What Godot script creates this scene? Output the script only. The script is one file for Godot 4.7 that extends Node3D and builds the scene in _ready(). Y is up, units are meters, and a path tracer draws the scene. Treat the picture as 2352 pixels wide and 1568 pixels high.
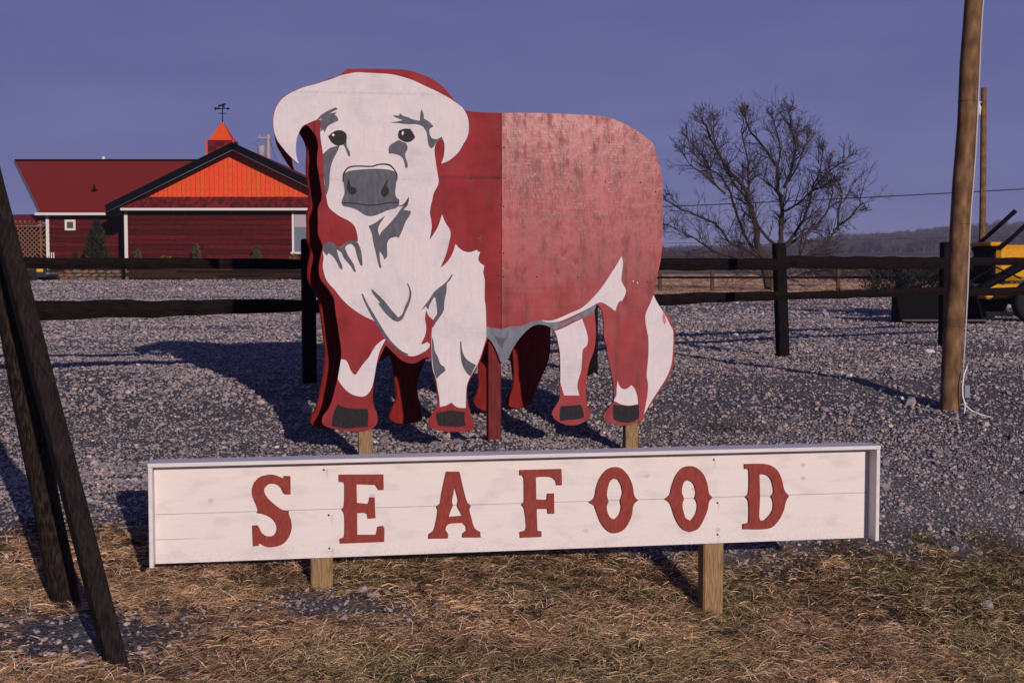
extends Node3D
# A roadside bull cutout over a white SEAFOOD board, gravel lot, rail fence, red restaurant behind.
# x right, y up, the camera looks towards -z; metres.

const SILHOUETTE := [-1210,2240,-1158,2259,-1093,2280,-1047,2304,-1021,2331,-995,2341,-870,2344,-659,2345,-586,2335,-513,2313,-446,2282,-386,2240,-346,2198,-313,2156,-273,2117,-239,2093,-192,2082,-104,2079,-20,2078,295,2082,502,2077,641,2072,739,2058,824,2026,901,1990,972,1943,1029,1900,1047,1866,1069,1792,1091,1717,1103,1628,1108,1546,1107,1409,1104,1271,1104,1246,1101,1177,1092,1101,1074,1018,1058,943,1051,880,1069,832,1105,776,1149,735,1174,693,1191,637,1196,582,1194,463,1187,394,1173,345,1145,297,1102,235,1059,169,1024,121,999,87,985,45,967,24,931,8,874,-5,810,-7,746,8,711,30,698,58,710,85,746,126,767,153,774,188,770,250,759,320,745,389,727,465,719,528,701,600,701,662,695,731,683,779,665,803,650,815,636,796,637,752,645,662,645,587,631,498,603,422,586,340,579,257,581,188,583,143,601,108,615,77,601,46,562,19,506,1,464,0,408,18,366,43,343,78,352,106,386,160,400,201,395,256,399,304,400,394,396,493,386,548,372,610,351,644,316,669,281,679,246,681,205,666,163,632,115,578,80,524,53,470,32,436,11,419,-6,433,-23,478,-43,526,-67,567,-90,593,-115,524,-136,456,-163,402,-201,335,-225,287,-232,240,-225,179,-212,117,-195,55,-183,1,-198,-18,-246,-25,-328,-27,-403,-19,-464,0,-491,21,-484,61,-457,108,-433,148,-426,189,-433,250,-443,311,-459,392,-473,453,-489,474,-523,461,-557,441,-591,431,-631,438,-671,459,-718,503,-751,537,-769,554,-784,524,-808,471,-828,417,-846,317,-853,250,-853,190,-843,142,-827,102,-826,48,-848,15,-894,-5,-974,-11,-1054,-5,-1127,14,-1173,35,-1188,55,-1179,95,-1145,141,-1115,214,-1098,281,-1084,334,-1067,414,-1058,501,-1063,567,-1072,627,-1085,720,-1095,791,-1104,864,-1123,897,-1149,937,-1182,977,-1196,1017,-1199,1063,-1192,1109,-1177,1175,-1173,1201,-1189,1247,-1201,1274,-1201,1359,-1202,1438,-1191,1471,-1177,1504,-1175,1541,-1180,1574,-1192,1652,-1204,1731,-1201,1796,-1196,1842,-1200,1874,-1210,1907,-1232,1939,-1258,1968,-1274,1977,-1303,1951,-1323,1911,-1335,1866,-1338,1807,-1331,1762,-1318,1726,-1344,1742,-1389,1787,-1427,1832,-1456,1870,-1475,1922,-1483,1974,-1480,2026,-1470,2071,-1447,2117,-1405,2160,-1340,2197,-1275,2223]
const PATCH := {
	"white_coat": [-1318,1727,-1342,1745,-1388,1790,-1425,1835,-1453,1874,-1472,1923,-1479,1974,-1477,2024,-1466,2070,-1443,2115,-1402,2157,-1338,2194,-1274,2220,-1210,2237,-1158,2256,-1093,2278,-1047,2297,-1001,2308,-949,2319,-883,2318,-804,2316,-725,2312,-653,2298,-580,2276,-507,2244,-427,2209,-353,2172,-299,2137,-259,2108,-232,2068,-218,2022,-216,1969,-226,1916,-253,1869,-280,1822,-321,1781,-361,1754,-398,1741,-382,1787,-376,1840,-379,1880,-397,1913,-428,1879,-441,1846,-443,1820,-435,1753,-425,1687,-417,1614,-449,1547,-459,1501,-469,1461,-474,1416,-466,1370,-463,1323,-477,1243,-436,1303,-416,1343,-394,1410,-376,1363,-339,1297,-352,1210,-376,1129,-407,1059,-370,1089,-343,1123,-322,1163,-305,1217,-282,1190,-248,1168,-207,1163,-163,1178,-156,1167,-141,1163,-151,1136,-153,1109,-136,1088,-115,1076,-117,1049,-122,1035,-112,981,-112,921,-112,853,-105,799,-102,718,-100,649,-99,605,-115,551,-136,483,-163,416,-208,341,-232,281,-237,226,-239,131,-273,132,-307,143,-336,170,-368,151,-413,141,-416,202,-429,277,-436,324,-459,392,-466,514,-467,608,-462,669,-455,673,-438,713,-432,752,-455,717,-486,747,-502,783,-509,727,-501,667,-510,613,-526,579,-535,562,-528,556,-496,571,-479,561,-481,538,-516,508,-584,480,-637,489,-691,520,-737,564,-777,604,-810,658,-840,712,-847,716,-907,744,-986,797,-1045,851,-1097,917,-1143,970,-1165,1023,-1173,1076,-1167,1129,-1172,1162,-1167,1201,-1147,1223,-1127,1228,-1095,1215,-1075,1194,-1052,1194,-1029,1221,-989,1235,-946,1228,-946,1255,-953,1294,-969,1334,-1002,1364,-1054,1390,-1093,1416,-1126,1445,-1138,1471,-1145,1511,-1151,1554,-1160,1620,-1165,1783,-1178,1881,-1182,1927,-1176,2012,-1225,2003,-1271,1981,-1294,1969,-1317,1928,-1333,1879,-1338,1814,-1331,1762],
	"brow": [-1268,1983,-1206,2011,-1173,2044,-1121,2075,-1081,2092,-1068,2082,-1095,2068,-1121,2052,-1075,2062,-1088,2046,-1069,2027,-1067,2007,-1102,1990,-1134,1970,-1154,1930,-1164,1950,-1179,1933,-1179,1979,-1173,2018,-1219,2001],
	"brow_001": [-732,2001,-647,2018,-700,2037,-714,2049,-674,2047,-667,2062,-647,2047,-614,2038,-587,2025,-538,2016,-534,2063,-526,2091,-514,2063,-511,2030,-481,2014,-448,1982,-474,1965,-476,1938,-461,1905,-428,1899,-394,1916,-389,1907,-428,1879,-448,1849,-463,1837,-481,1859,-489,1905,-498,1951,-521,1980,-561,1993,-621,1992,-674,1998],
	"cheek_shade": [-1165,1793,-1123,1830,-1057,1850,-1070,1817,-1100,1758,-1117,1705,-1124,1653,-1128,1587,-1145,1525,-1153,1567,-1161,1653,-1164,1731],
	"tear_mark": [-1037,1854,-1014,1890,-1011,1844,-992,1805,-992,1782,-1002,1779,-1015,1812,-1028,1844],
	"tear_mark_001": [-675,1889,-628,1870,-618,1837,-635,1800,-632,1777,-617,1731,-622,1708,-634,1711,-645,1757,-662,1784,-702,1799,-743,1802,-738,1848,-714,1869],
	"eye": [-1132,1905,-1109,1928,-1076,1945,-1043,1945,-1017,1926,-1012,1897,-1024,1864,-1057,1848,-1090,1853,-1116,1876],
	"eye_001": [-682,1922,-674,1951,-641,1963,-601,1963,-585,1940,-568,1910,-588,1887,-621,1876,-661,1889,-678,1902],
	"glint": [-1109,1915,-1099,1925,-1089,1916,-1098,1905],
	"glint_001": [-658,1932,-650,1950,-641,1936,-652,1919],
	"muzzle_line": [-1042,1614,-1039,1667,-1019,1700,-992,1717,-940,1722,-848,1722,-815,1733,-762,1737,-728,1728,-701,1697,-685,1664,-689,1618,-694,1664,-709,1694,-734,1719,-765,1727,-811,1725,-846,1713,-940,1713,-989,1708,-1014,1692,-1030,1664,-1034,1618],
	"muzzle": [-1026,1674,-993,1687,-907,1698,-821,1702,-742,1697,-696,1683,-688,1658,-696,1598,-700,1539,-690,1515,-673,1502,-677,1466,-697,1448,-750,1434,-810,1408,-863,1394,-902,1404,-942,1430,-981,1447,-1040,1459,-1050,1478,-1043,1505,-1030,1542,-1033,1595,-1039,1634],
	"mouth_line": [-1043,1483,-974,1483,-909,1473,-862,1469,-809,1474,-743,1487,-683,1489,-683,1482,-743,1479,-809,1467,-862,1462,-909,1466,-974,1476,-1043,1476],
	"mouth_corner": [-677,1466,-650,1473,-630,1496,-614,1526,-611,1506,-622,1466,-635,1469,-650,1462,-677,1459],
	"nostril": [-1013,1582,-1005,1638,-995,1615,-989,1585,-961,1577,-950,1556,-964,1535,-984,1531,-1000,1546,-1011,1565],
	"nostril_001": [-739,1644,-756,1597,-743,1571,-743,1545,-769,1517,-789,1531,-794,1558,-779,1584,-766,1611],
	"throat_shade": [-612,1518,-613,1502,-623,1465,-647,1438,-597,1429,-610,1395,-630,1369,-651,1316,-678,1256,-698,1262,-738,1249,-754,1222,-755,1162,-758,1129,-775,1113,-785,1142,-805,1169,-802,1109,-793,1063,-804,1056,-815,1089,-831,1162,-844,1215,-857,1288,-876,1331,-830,1354,-797,1378,-765,1399,-777,1381,-804,1341,-814,1302,-804,1268,-791,1295,-744,1342,-704,1388,-670,1435,-643,1475],
	"shoulder_shade": [-1172,1172,-1169,1201,-1147,1224,-1127,1229,-1095,1215,-1075,1194,-1052,1192,-1029,1221,-989,1236,-950,1225,-930,1189,-921,1149,-916,1076,-928,1073,-944,1109,-957,1155,-967,1195,-989,1215,-1016,1208,-1029,1188,-1010,1142,-977,1089,-958,1033,-971,1033,-997,1076,-1036,1122,-1056,1162,-1082,1178,-1075,1149,-1063,1109,-1046,1069,-1047,1046,-1063,1056,-1082,1096,-1108,1135,-1134,1155,-1148,1139,-1164,1159],
	"chest_mark": [-862,923,-849,916,-780,849,-727,782,-684,735,-660,755,-640,809,-616,862,-613,916,-629,959,-619,956,-602,916,-599,875,-613,822,-640,762,-660,722,-690,705,-721,719,-774,769,-817,830,-803,833,-853,896],
	"chest_mark_001": [-926,893,-916,891,-883,823,-847,763,-804,689,-754,609,-711,557,-664,516,-617,492,-631,482,-684,513,-737,560,-779,608,-814,665,-843,717,-860,743,-893,810,-916,863],
	"leg_shade": [-329,1019,-324,1012,-346,975,-362,958,-367,901,-381,834,-385,780,-418,727,-445,687,-458,661,-457,677,-449,707,-432,747,-430,787,-441,861,-448,868,-479,815,-485,788,-495,791,-502,808,-536,778,-505,821,-478,855,-445,905,-370,965],
	"leg_shade_001": [-465,605,-455,581,-445,514,-422,466,-408,425,-381,405,-375,381,-415,348,-432,328,-446,358,-458,419,-464,514],
	"leg_shade_002": [-278,573,-269,573,-262,512,-245,471,-218,443,-170,416,-209,343,-232,362,-259,410,-272,464],
	"belly_shade": [-98,667,5,655,60,669,129,672,177,690,232,707,295,703,357,694,406,695,483,722,560,766,616,800,648,816,634,772,602,745,546,722,476,698,406,664,360,641,317,670,281,680,246,682,203,667,162,634,114,580,79,526,51,471,31,439,11,422,-4,436,-21,479,-41,527,-65,568,-89,595,-100,611],
	"belly_mark": [-47,617,-2,592,39,599,18,566,3,524,-16,546,-37,587],
	"flank_patch": [821,1139,830,1094,825,1039,820,971,834,943,852,905,827,840,803,830,778,767,736,799,679,828,648,819,602,793,532,759,441,719,385,699,309,697,267,710,337,707,406,729,476,760,546,790,616,851,686,930,756,1033,791,1087],
	"leg_patch": [550,719,560,691,581,629,591,577,582,536,557,512,550,443,544,368,523,299,519,258,532,201,428,204,411,260,402,294,402,370,398,493,388,548,374,610,361,636,420,657,490,691],
	"leg_patch_001": [798,302,805,271,830,242,859,241,894,266,916,241,934,192,941,136,874,127,817,139,788,153,774,158,775,174,788,195,791,250],
	"tail": [1044,874,1062,839,1102,777,1138,721,1163,672,1182,637,1186,582,1181,464,1171,394,1141,318,1084,228,1031,149,987,71,983,69,995,135,1005,191,1010,274,1001,316,1001,355,1011,466,1010,583,999,639,990,694,991,750,1019,812],
	"leg_patch_002": [-1060,466,-1031,460,-1011,427,-998,393,-978,366,-965,362,-945,392,-911,439,-878,478,-851,525,-824,561,-777,596,-769,590,-791,551,-811,504,-825,451,-835,397,-850,317,-861,277,-886,237,-913,219,-953,222,-999,239,-1039,273,-1078,327,-1081,341,-1071,401],
	"hoof": [-1086,170,-1053,156,-1013,144,-890,138,-884,103,-888,19,-947,17,-1027,10,-1087,20,-1125,30,-1116,87,-1106,127],
	"hoof_001": [-440,104,-382,110,-335,119,-301,111,-246,106,-247,50,-239,15,-260,8,-328,7,-423,16,-433,53],
	"hoof_002": [404,132,471,134,541,140,555,109,566,53,513,40,457,38,401,30,397,70],
	"hoof_003": [767,133,817,130,874,126,945,129,947,46,931,29,889,12,832,13,789,25,769,42],
	"tail_spot": [1113,752,1124,754,1129,721,1132,690,1123,674,1114,693,1108,728],
}
const LETTERS := {
	"S": {"rim": [-1210,411,-1178,409,-1178,321,-1204,322,-1214,332,-1223,353,-1240,370,-1265,377,-1288,371,-1303,355,-1304,332,-1289,305,-1254,270,-1218,244,-1187,238,-1189,225,-1179,198,-1174,164,-1180,131,-1197,98,-1223,75,-1262,65,-1301,69,-1332,89,-1332,74,-1360,71,-1363,172,-1339,173,-1330,159,-1317,132,-1291,116,-1268,117,-1252,133,-1245,160,-1254,187,-1280,214,-1313,229,-1342,236,-1335,246,-1341,270,-1357,310,-1362,343,-1353,380,-1330,406,-1301,416,-1265,419,-1233,408,-1211,398]},
	"E": {"rim": [-944,410,-726,405,-725,330,-748,329,-758,343,-765,356,-858,362,-857,268,-805,261,-797,276,-795,293,-769,292,-768,231,-766,191,-803,189,-806,212,-816,219,-856,219,-856,109,-763,106,-756,146,-729,150,-723,139,-724,71,-940,70,-942,92,-923,98,-918,115,-919,216,-931,240,-920,253,-916,364,-921,374,-943,377]},
	"A": {"rim": [-414,411,-348,409,-326,313,-309,255,-291,237,-299,220,-292,189,-272,123,-244,102,-242,76,-333,79,-333,98,-313,114,-316,135,-333,153,-401,150,-416,138,-419,118,-405,97,-407,77,-504,79,-502,102,-480,117,-468,154,-457,222,-464,239,-445,252,-435,316], "hole": [-372,342,-366,314,-355,266,-360,240,-347,215,-333,187,-403,184,-391,220,-381,240,-386,260,-379,301]},
	"F": {"rim": [-43,409,170,409,173,328,145,329,143,348,123,368,81,374,39,372,41,258,95,254,99,286,132,286,134,184,102,185,99,210,43,211,47,99,68,94,68,68,-40,67,-42,95,-16,101,-9,118,-20,215,-34,236,-20,249,-22,370,-30,384,-43,384]},
	"O": {"rim": [454,411,486,401,518,365,540,316,551,260,570,238,547,218,537,162,519,121,491,87,448,73,413,86,377,129,355,182,341,221,313,236,341,259,351,307,369,356,397,393,425,408], "hole": [443,355,465,349,481,318,488,276,476,238,482,213,473,171,448,143,427,152,409,184,406,215,415,237,406,268,412,313,424,344]},
	"O2": {"rim": [841,406,877,398,914,365,937,312,947,262,966,240,948,223,939,178,916,122,887,80,847,66,807,83,771,134,748,198,737,223,712,241,737,261,748,303,769,359,801,396], "hole": [830,336,856,325,874,292,877,264,870,240,884,215,879,165,850,122,821,139,806,189,805,217,812,239,801,273,805,308,816,329]},
	"D": {"rim": [1136,409,1228,408,1280,398,1317,369,1340,322,1354,268,1380,237,1364,211,1353,165,1328,115,1291,77,1247,67,1132,71,1132,97,1158,100,1163,114,1160,217,1144,239,1160,259,1161,376,1157,385,1138,385], "hole": [1217,355,1251,353,1277,334,1292,295,1296,259,1282,237,1293,216,1294,174,1275,139,1246,111,1224,112,1218,133,1221,233]},
}
const LIMBS := [
	{"name": "trunk", "thick": 30, "path": [2,10,-16,109,-33,164,-50,247,-62,302,-79,356,-113,411,-157,466,-202,548,-236,618,-252,657]},
	{"name": "trunk", "thick": 26, "path": [10,10,39,109,44,175,57,247,62,313,53,384,24,466,-26,559,-49,618,-66,667]},
	{"name": "limb", "thick": 15, "path": [-19,131,-55,159,-89,214,-128,285,-162,367,-206,422,-251,455,-306,493]},
	{"name": "limb", "thick": 14, "path": [-16,120,-88,164,-144,186,-183,247,-233,280,-304,313,-360,356]},
	{"name": "limb", "thick": 13, "path": [-7,82,-66,120,-132,131,-204,159,-260,203,-309,225,-354,258]},
	{"name": "limb", "thick": 14, "path": [44,164,0,203,-45,269,-62,323,-135,428,-169,520,-180,586,-176,657]},
	{"name": "limb", "thick": 13, "path": [55,389,84,477,89,548,66,613,44,662]},
	{"name": "limb", "thick": 14, "path": [47,153,110,236,141,323,146,384,157,433,167,504]},
	{"name": "limb", "thick": 14, "path": [44,142,110,203,165,236,219,291,246,356,256,400]},
	{"name": "limb", "thick": 16, "path": [34,65,111,120,166,142,221,181,264,236,313,285,350,334,395,318]},
	{"name": "limb", "thick": 10, "path": [261,230,263,302,278,378,255,444,255,488]},
	{"name": "limb", "thick": 9, "path": [119,120,127,181,148,214,220,247,258,269]},
	{"name": "limb", "thick": 10, "path": [-74,362,-80,433,-92,504,-120,575,-131,629]},
	{"name": "limb", "thick": 9, "path": [30,455,40,520,34,586,11,640]},
	{"name": "limb", "thick": 10, "path": [62,302,108,334,152,378,206,400]},
	{"name": "limb", "thick": 9, "path": [-10,59,-54,71,-104,87]},
	{"name": "limb", "thick": 9, "path": [29,59,79,54,134,73,189,82]},
	{"name": "limb", "thick": 8, "path": [-206,422,-229,477,-262,520,-307,575]},
	{"name": "limb", "thick": 9, "path": [55,389,98,455,133,526,155,580]},
	{"name": "limb", "thick": 8, "path": [84,477,111,548,118,613]},
	{"name": "limb", "thick": 9, "path": [-162,367,-228,428,-284,471,-325,520]},
	{"name": "limb", "thick": 8, "path": [144,356,189,433,211,477]},
	{"name": "limb", "thick": 8, "path": [56,356,20,389,-25,433,-47,466]},
]

var rng := RandomNumberGenerator.new()
var bumps := FastNoiseLite.new()
var patches := FastNoiseLite.new()
var mats := {}
var names := {}

# ------------------------------------------------------------------ naming
func numbered(called: String) -> String:
	if not names.has(called):
		names[called] = 0
		return called
	names[called] += 1
	return "%s_%03d" % [called, names[called]]

func tag(o: Node3D, label: String, category: String, group := "", kind := "") -> Node3D:
	if label: o.set_meta("label", label)
	if category: o.set_meta("category", category)
	if group: o.set_meta("group", group)
	if kind: o.set_meta("kind", kind)
	return o

func thing(called: String, label: String, category: String, at := Vector3.ZERO, turn := 0.0, group := "") -> Node3D:
	var o := Node3D.new()
	o.name = numbered(called)
	add_child(o, true)
	o.position = at
	o.rotation.y = turn
	tag(o, label, category, group)
	return o

func part(called: String, m: Mesh, mat: Material, parent: Node, at := Vector3.ZERO) -> MeshInstance3D:
	var o := MeshInstance3D.new()
	o.name = numbered(called) if parent == self else called
	o.mesh = m
	o.material_override = mat
	parent.add_child(o, true)
	if parent != self and o.name.length() > called.length():
		var n := 1
		while parent.has_node("%s_%03d" % [called, n]): n += 1
		o.name = "%s_%03d" % [called, n]
	o.position = at
	return o

# ------------------------------------------------------------------ materials
func lin(r: float, g: float, b: float) -> Color:
	return Color(r, g, b).linear_to_srgb()

func grain(seed_: int, freq: float, dark: float, light: float, size := 512, kind := FastNoiseLite.TYPE_SIMPLEX_SMOOTH, octaves := 4) -> NoiseTexture2D:
	var n := FastNoiseLite.new()
	n.seed = seed_
	n.frequency = freq
	n.noise_type = kind
	n.fractal_octaves = octaves
	var ramp := Gradient.new()
	ramp.set_color(0, Color(dark, dark, dark))
	ramp.set_color(1, Color(light, light, light))
	var t := NoiseTexture2D.new()
	t.width = size
	t.height = size
	t.seamless = true
	t.noise = n
	t.color_ramp = ramp
	return t

func mat(key: String, c: Color, rough: float, tex: Texture2D = null, scale := Vector3.ONE, bump := 0.0, bump_tex: Texture2D = null) -> StandardMaterial3D:
	var m := StandardMaterial3D.new()
	m.resource_name = key
	m.albedo_color = c
	m.roughness = rough
	m.metallic_specular = 0.22
	if tex:
		m.albedo_texture = tex
		m.uv1_triplanar = true
		m.uv1_scale = scale
	if bump != 0.0:
		m.uv1_triplanar = true
		m.uv1_scale = scale
		m.heightmap_enabled = true
		m.heightmap_texture = bump_tex if bump_tex else tex
		m.heightmap_scale = bump
	mats[key] = m
	return m

# ------------------------------------------------------------------ shapes
func begin(smooth := -1) -> SurfaceTool:
	var st := SurfaceTool.new()
	st.begin(Mesh.PRIMITIVE_TRIANGLES)
	st.set_smooth_group(smooth)
	return st

func done(st: SurfaceTool) -> ArrayMesh:
	st.generate_normals()
	return st.commit()

func tri(st: SurfaceTool, a: Vector3, b: Vector3, c: Vector3) -> void:
	st.add_vertex(a); st.add_vertex(b); st.add_vertex(c)

func quad(st: SurfaceTool, a: Vector3, b: Vector3, c: Vector3, d: Vector3) -> void:
	tri(st, a, b, c); tri(st, a, c, d)

# a convex face whose outside is away from mid
func face(st: SurfaceTool, mid: Vector3, p: Array) -> void:
	var n: Vector3 = (p[1] - p[0]).cross(p[2] - p[0])
	var c := Vector3.ZERO
	for q in p: c += q
	if n.dot(c / p.size() - mid) > 0.0:
		p.reverse()
	for i in range(1, p.size() - 1):
		tri(st, p[0], p[i], p[i + 1])

# box with chamfered edges; t places it
func bevel_box(st: SurfaceTool, s: Vector3, t := Transform3D(), b := 0.004) -> void:
	var h := s / 2.0
	b = minf(b, minf(h.x, minf(h.y, h.z)) * 0.8)
	var v := func(x: int, y: int, z: int, k: int) -> Vector3:
		var q := Vector3(x * (h.x - (0.0 if k == 0 else b)), y * (h.y - (0.0 if k == 1 else b)), z * (h.z - (0.0 if k == 2 else b)))
		return t * q
	var mid := t.origin
	for s1 in [-1, 1]:
		face(st, mid, [v.call(s1, -1, -1, 0), v.call(s1, 1, -1, 0), v.call(s1, 1, 1, 0), v.call(s1, -1, 1, 0)])
		face(st, mid, [v.call(-1, s1, -1, 1), v.call(1, s1, -1, 1), v.call(1, s1, 1, 1), v.call(-1, s1, 1, 1)])
		face(st, mid, [v.call(-1, -1, s1, 2), v.call(1, -1, s1, 2), v.call(1, 1, s1, 2), v.call(-1, 1, s1, 2)])
		for s2 in [-1, 1]:
			face(st, mid, [v.call(s1, s2, -1, 0), v.call(s1, s2, 1, 0), v.call(s1, s2, 1, 1), v.call(s1, s2, -1, 1)])
			face(st, mid, [v.call(s1, -1, s2, 0), v.call(s1, 1, s2, 0), v.call(s1, 1, s2, 2), v.call(s1, -1, s2, 2)])
			face(st, mid, [v.call(-1, s1, s2, 1), v.call(1, s1, s2, 1), v.call(1, s1, s2, 2), v.call(-1, s1, s2, 2)])
			for s3 in [-1, 1]:
				face(st, mid, [v.call(s1, s2, s3, 0), v.call(s1, s2, s3, 1), v.call(s1, s2, s3, 2)])

func box_mesh(s: Vector3, b := 0.004) -> ArrayMesh:
	var st := begin()
	bevel_box(st, s, Transform3D(), b)
	return done(st)

# round bar along a path with a radius at each point
func tube(st: SurfaceTool, path: Array, radii: Array, sides := 8, squash := 1.0) -> void:
	var rings := []
	var side := Vector3.ZERO
	for i in path.size():
		var d: Vector3 = (path[mini(i + 1, path.size() - 1)] - path[maxi(i - 1, 0)]).normalized()
		if side == Vector3.ZERO:
			side = d.cross(Vector3(0.31, 0.2, 1.0) if absf(d.z) < 0.8 else Vector3.UP).normalized()
		side = (side - d * side.dot(d)).normalized()
		var other := d.cross(side)
		var ring := []
		for k in sides:
			var a := TAU * k / sides
			ring.append(path[i] + (side * cos(a) + other * sin(a) * squash) * radii[i])
		rings.append(ring)
	for i in path.size() - 1:
		for k in sides:
			var n := (k + 1) % sides
			quad(st, rings[i][k], rings[i + 1][k], rings[i + 1][n], rings[i][n])
	for k in range(1, sides - 1):
		tri(st, rings[0][0], rings[0][k], rings[0][k + 1])
		tri(st, rings[-1][0], rings[-1][k + 1], rings[-1][k])

func tube_mesh(path: Array, radii: Array, sides := 8, squash := 1.0) -> ArrayMesh:
	var st := begin(1)
	tube(st, path, radii, sides, squash)
	return done(st)

# smooth closed outline from millimetre pairs; sharp turns stay sharp
func outline(mm: Array, sharp := 0.85) -> PackedVector2Array:
	var p: Array[Vector2] = []
	for i in range(0, mm.size(), 2):
		p.append(Vector2(mm[i], mm[i + 1]) / 1000.0)
	var n := p.size()
	var corner := []
	for i in n:
		var a := (p[i] - p[i - 1]).normalized()
		var b := (p[(i + 1) % n] - p[i]).normalized()
		corner.append(absf(a.angle_to(b)) > sharp)
	var res := PackedVector2Array()
	for i in n:
		var j := (i + 1) % n
		var len_ := p[i].distance_to(p[j])
		var k := clampi(int(len_ / 0.011), 1, 6)
		var t0 := (p[j] - p[i]) if corner[i] else (p[j] - p[i - 1]).normalized() * len_
		var t1 := (p[j] - p[i]) if corner[j] else (p[(j + 1) % n] - p[i]).normalized() * len_
		for s in k:
			var t := float(s) / k
			var t2 := t * t
			var t3 := t2 * t
			res.append(p[i] * (2 * t3 - 3 * t2 + 1) + t0 * (t3 - 2 * t2 + t) + p[j] * (3 * t2 - 2 * t3) + t1 * (t3 - t2))
	return res

func area2(p: PackedVector2Array) -> float:
	var s := 0.0
	for i in p.size():
		s += p[i - 1].cross(p[i])
	return s

func ccw(p: PackedVector2Array) -> PackedVector2Array:
	if area2(p) < 0.0: p.reverse()
	return p

# plate in the xy plane between z0 (back) and z1 (front), with one hole at most
func plate(rim: PackedVector2Array, z0: float, z1: float, hole := PackedVector2Array(), uv := Rect2()) -> ArrayMesh:
	var st := begin()
	rim = ccw(rim)
	var loop := rim.duplicate()
	if hole.size():
		hole = ccw(hole)
		hole.reverse()
		var best := [1e9, 0, 0]
		for i in rim.size():
			for j in hole.size():
				var d := rim[i].distance_squared_to(hole[j])
				if d < best[0]: best = [d, i, j]
		loop = PackedVector2Array()
		for i in best[1] + 1: loop.append(rim[i])
		for j in hole.size() + 1: loop.append(hole[(best[2] + j) % hole.size()] + (Vector2(2e-5, 3e-5) if j == hole.size() else Vector2.ZERO))
		for i in range(best[1], rim.size()): loop.append(rim[i] + (Vector2(2e-5, 3e-5) if i == best[1] else Vector2.ZERO))
	var ix := Geometry2D.triangulate_polygon(loop)
	if ix.is_empty(): print("no triangles for a plate of ", loop.size())
	for i in range(0, ix.size(), 3):
		var t := [loop[ix[i]], loop[ix[i + 1]], loop[ix[i + 2]]]
		if (t[1] - t[0]).cross(t[2] - t[0]) > 0.0: t.reverse()
		for q in t:
			if uv.size.x > 0.0: st.set_uv((q - uv.position) / uv.size)
			st.add_vertex(Vector3(q.x, q.y, z1))
		t.reverse()
		for q in t:
			if uv.size.x > 0.0: st.set_uv((q - uv.position) / uv.size)
			st.add_vertex(Vector3(q.x, q.y, z0))
	for ring in [rim, hole]:
		for i in ring.size():
			var a: Vector2 = ring[i]
			var b: Vector2 = ring[(i + 1) % ring.size()]
			if uv.size.x > 0.0: st.set_uv((a - uv.position) / uv.size)
			quad(st, Vector3(a.x, a.y, z1), Vector3(b.x, b.y, z1), Vector3(b.x, b.y, z0), Vector3(a.x, a.y, z0))
	return done(st)

# ------------------------------------------------------------------ the ground
func ground_height(x: float, z: float) -> float:      # z is the distance from the camera
	var kz := [2.0, 4.0, 5.5, 6.5, 7.3, 8.2, 9.0, 9.5, 10.5, 11.5, 12.5, 20.0, 52.0, 64.5, 90.0, 300.0]
	var kl := [-0.14, -0.08, -0.02, 0.02, 0.2, 0.32, 0.40, 0.45, 0.58, 0.69, 0.7, 0.7, 0.74, 0.88, 0.9, 0.6]
	var kr := [-0.14, -0.08, -0.02, 0.02, 0.2, 0.32, 0.40, 0.45, 0.58, 0.69, 0.7, 0.7, 0.66, 0.6, 0.5, 0.4]
	var zz := z - 0.22 * clampf(x + 0.9, 0.0, 3.5) * (1.0 - smoothstep(8.0, 10.4, z)) * smoothstep(5.0, 6.0, z)
	var i := 0
	while i < kz.size() - 2 and zz > kz[i + 1]: i += 1
	var t := clampf((zz - kz[i]) / (kz[i + 1] - kz[i]), 0.0, 1.0)
	var h := lerpf(lerpf(kl[i], kl[i + 1], t), lerpf(kr[i], kr[i + 1], t), smoothstep(-4.0, 4.0, x))
	h += 0.15 * exp(-pow(Vector2(x + 0.11, z - 8.9).length() / 0.36, 2.0))       # gravel heaped round the middle post
	return h - (0.075 * clampf(x, -4.0, 0.0) + 0.135 * clampf(x, 0.0, 4.0)) * (1.0 - smoothstep(7.0, 9.0, z))

func gravel_share(x: float, z: float) -> float:
	var edge := 7.30 + 0.26 * maxf(x, 0.0) + 0.15 * minf(x, 0.0) + 0.20 * patches.get_noise_2d(x * 9.0, z * 9.0) + 0.22 * patches.get_noise_2d(x * 40.0, z * 40.0)
	var g := smoothstep(edge - 0.22, edge + 0.2, z)
	if z < 8.0:                                     # bare stony spots in the verge
		var spot := maxf(1.0 - Vector2(x + 1.85, (z - 5.55) * 1.4).length() / 0.75, 1.0 - Vector2(x + 0.85, (z - 6.2) * 2.0).length() / 0.62)
		g = maxf(g, clampf(spot * 1.5 + 0.5 * patches.get_noise_2d(x * 30.0, z * 30.0) - 0.1, 0.0, 0.85))
	return g

# packed, dustier lanes across the lot
func lane(x: float, z: float) -> float:
	return clampf(patches.get_noise_2d(x * 1.6 + 120.0, z * 5.5 - 40.0) * 2.4 - 0.15, 0.0, 1.0) * smoothstep(9.0, 11.5, z)

func surface_height(x: float, z: float) -> float:
	var h := ground_height(x, z)
	if z < 60.0:
		h += 0.016 * bumps.get_noise_2d(x * 14.0, z * 14.0) + 0.02 * bumps.get_noise_2d(x * 3.0, z * 3.0)
		if z < 8.0: h += 0.022 * bumps.get_noise_2d(x * 30.0 + 9.0, z * 26.0) * (1.0 - smoothstep(6.8, 8.0, z))
	return h

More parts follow.
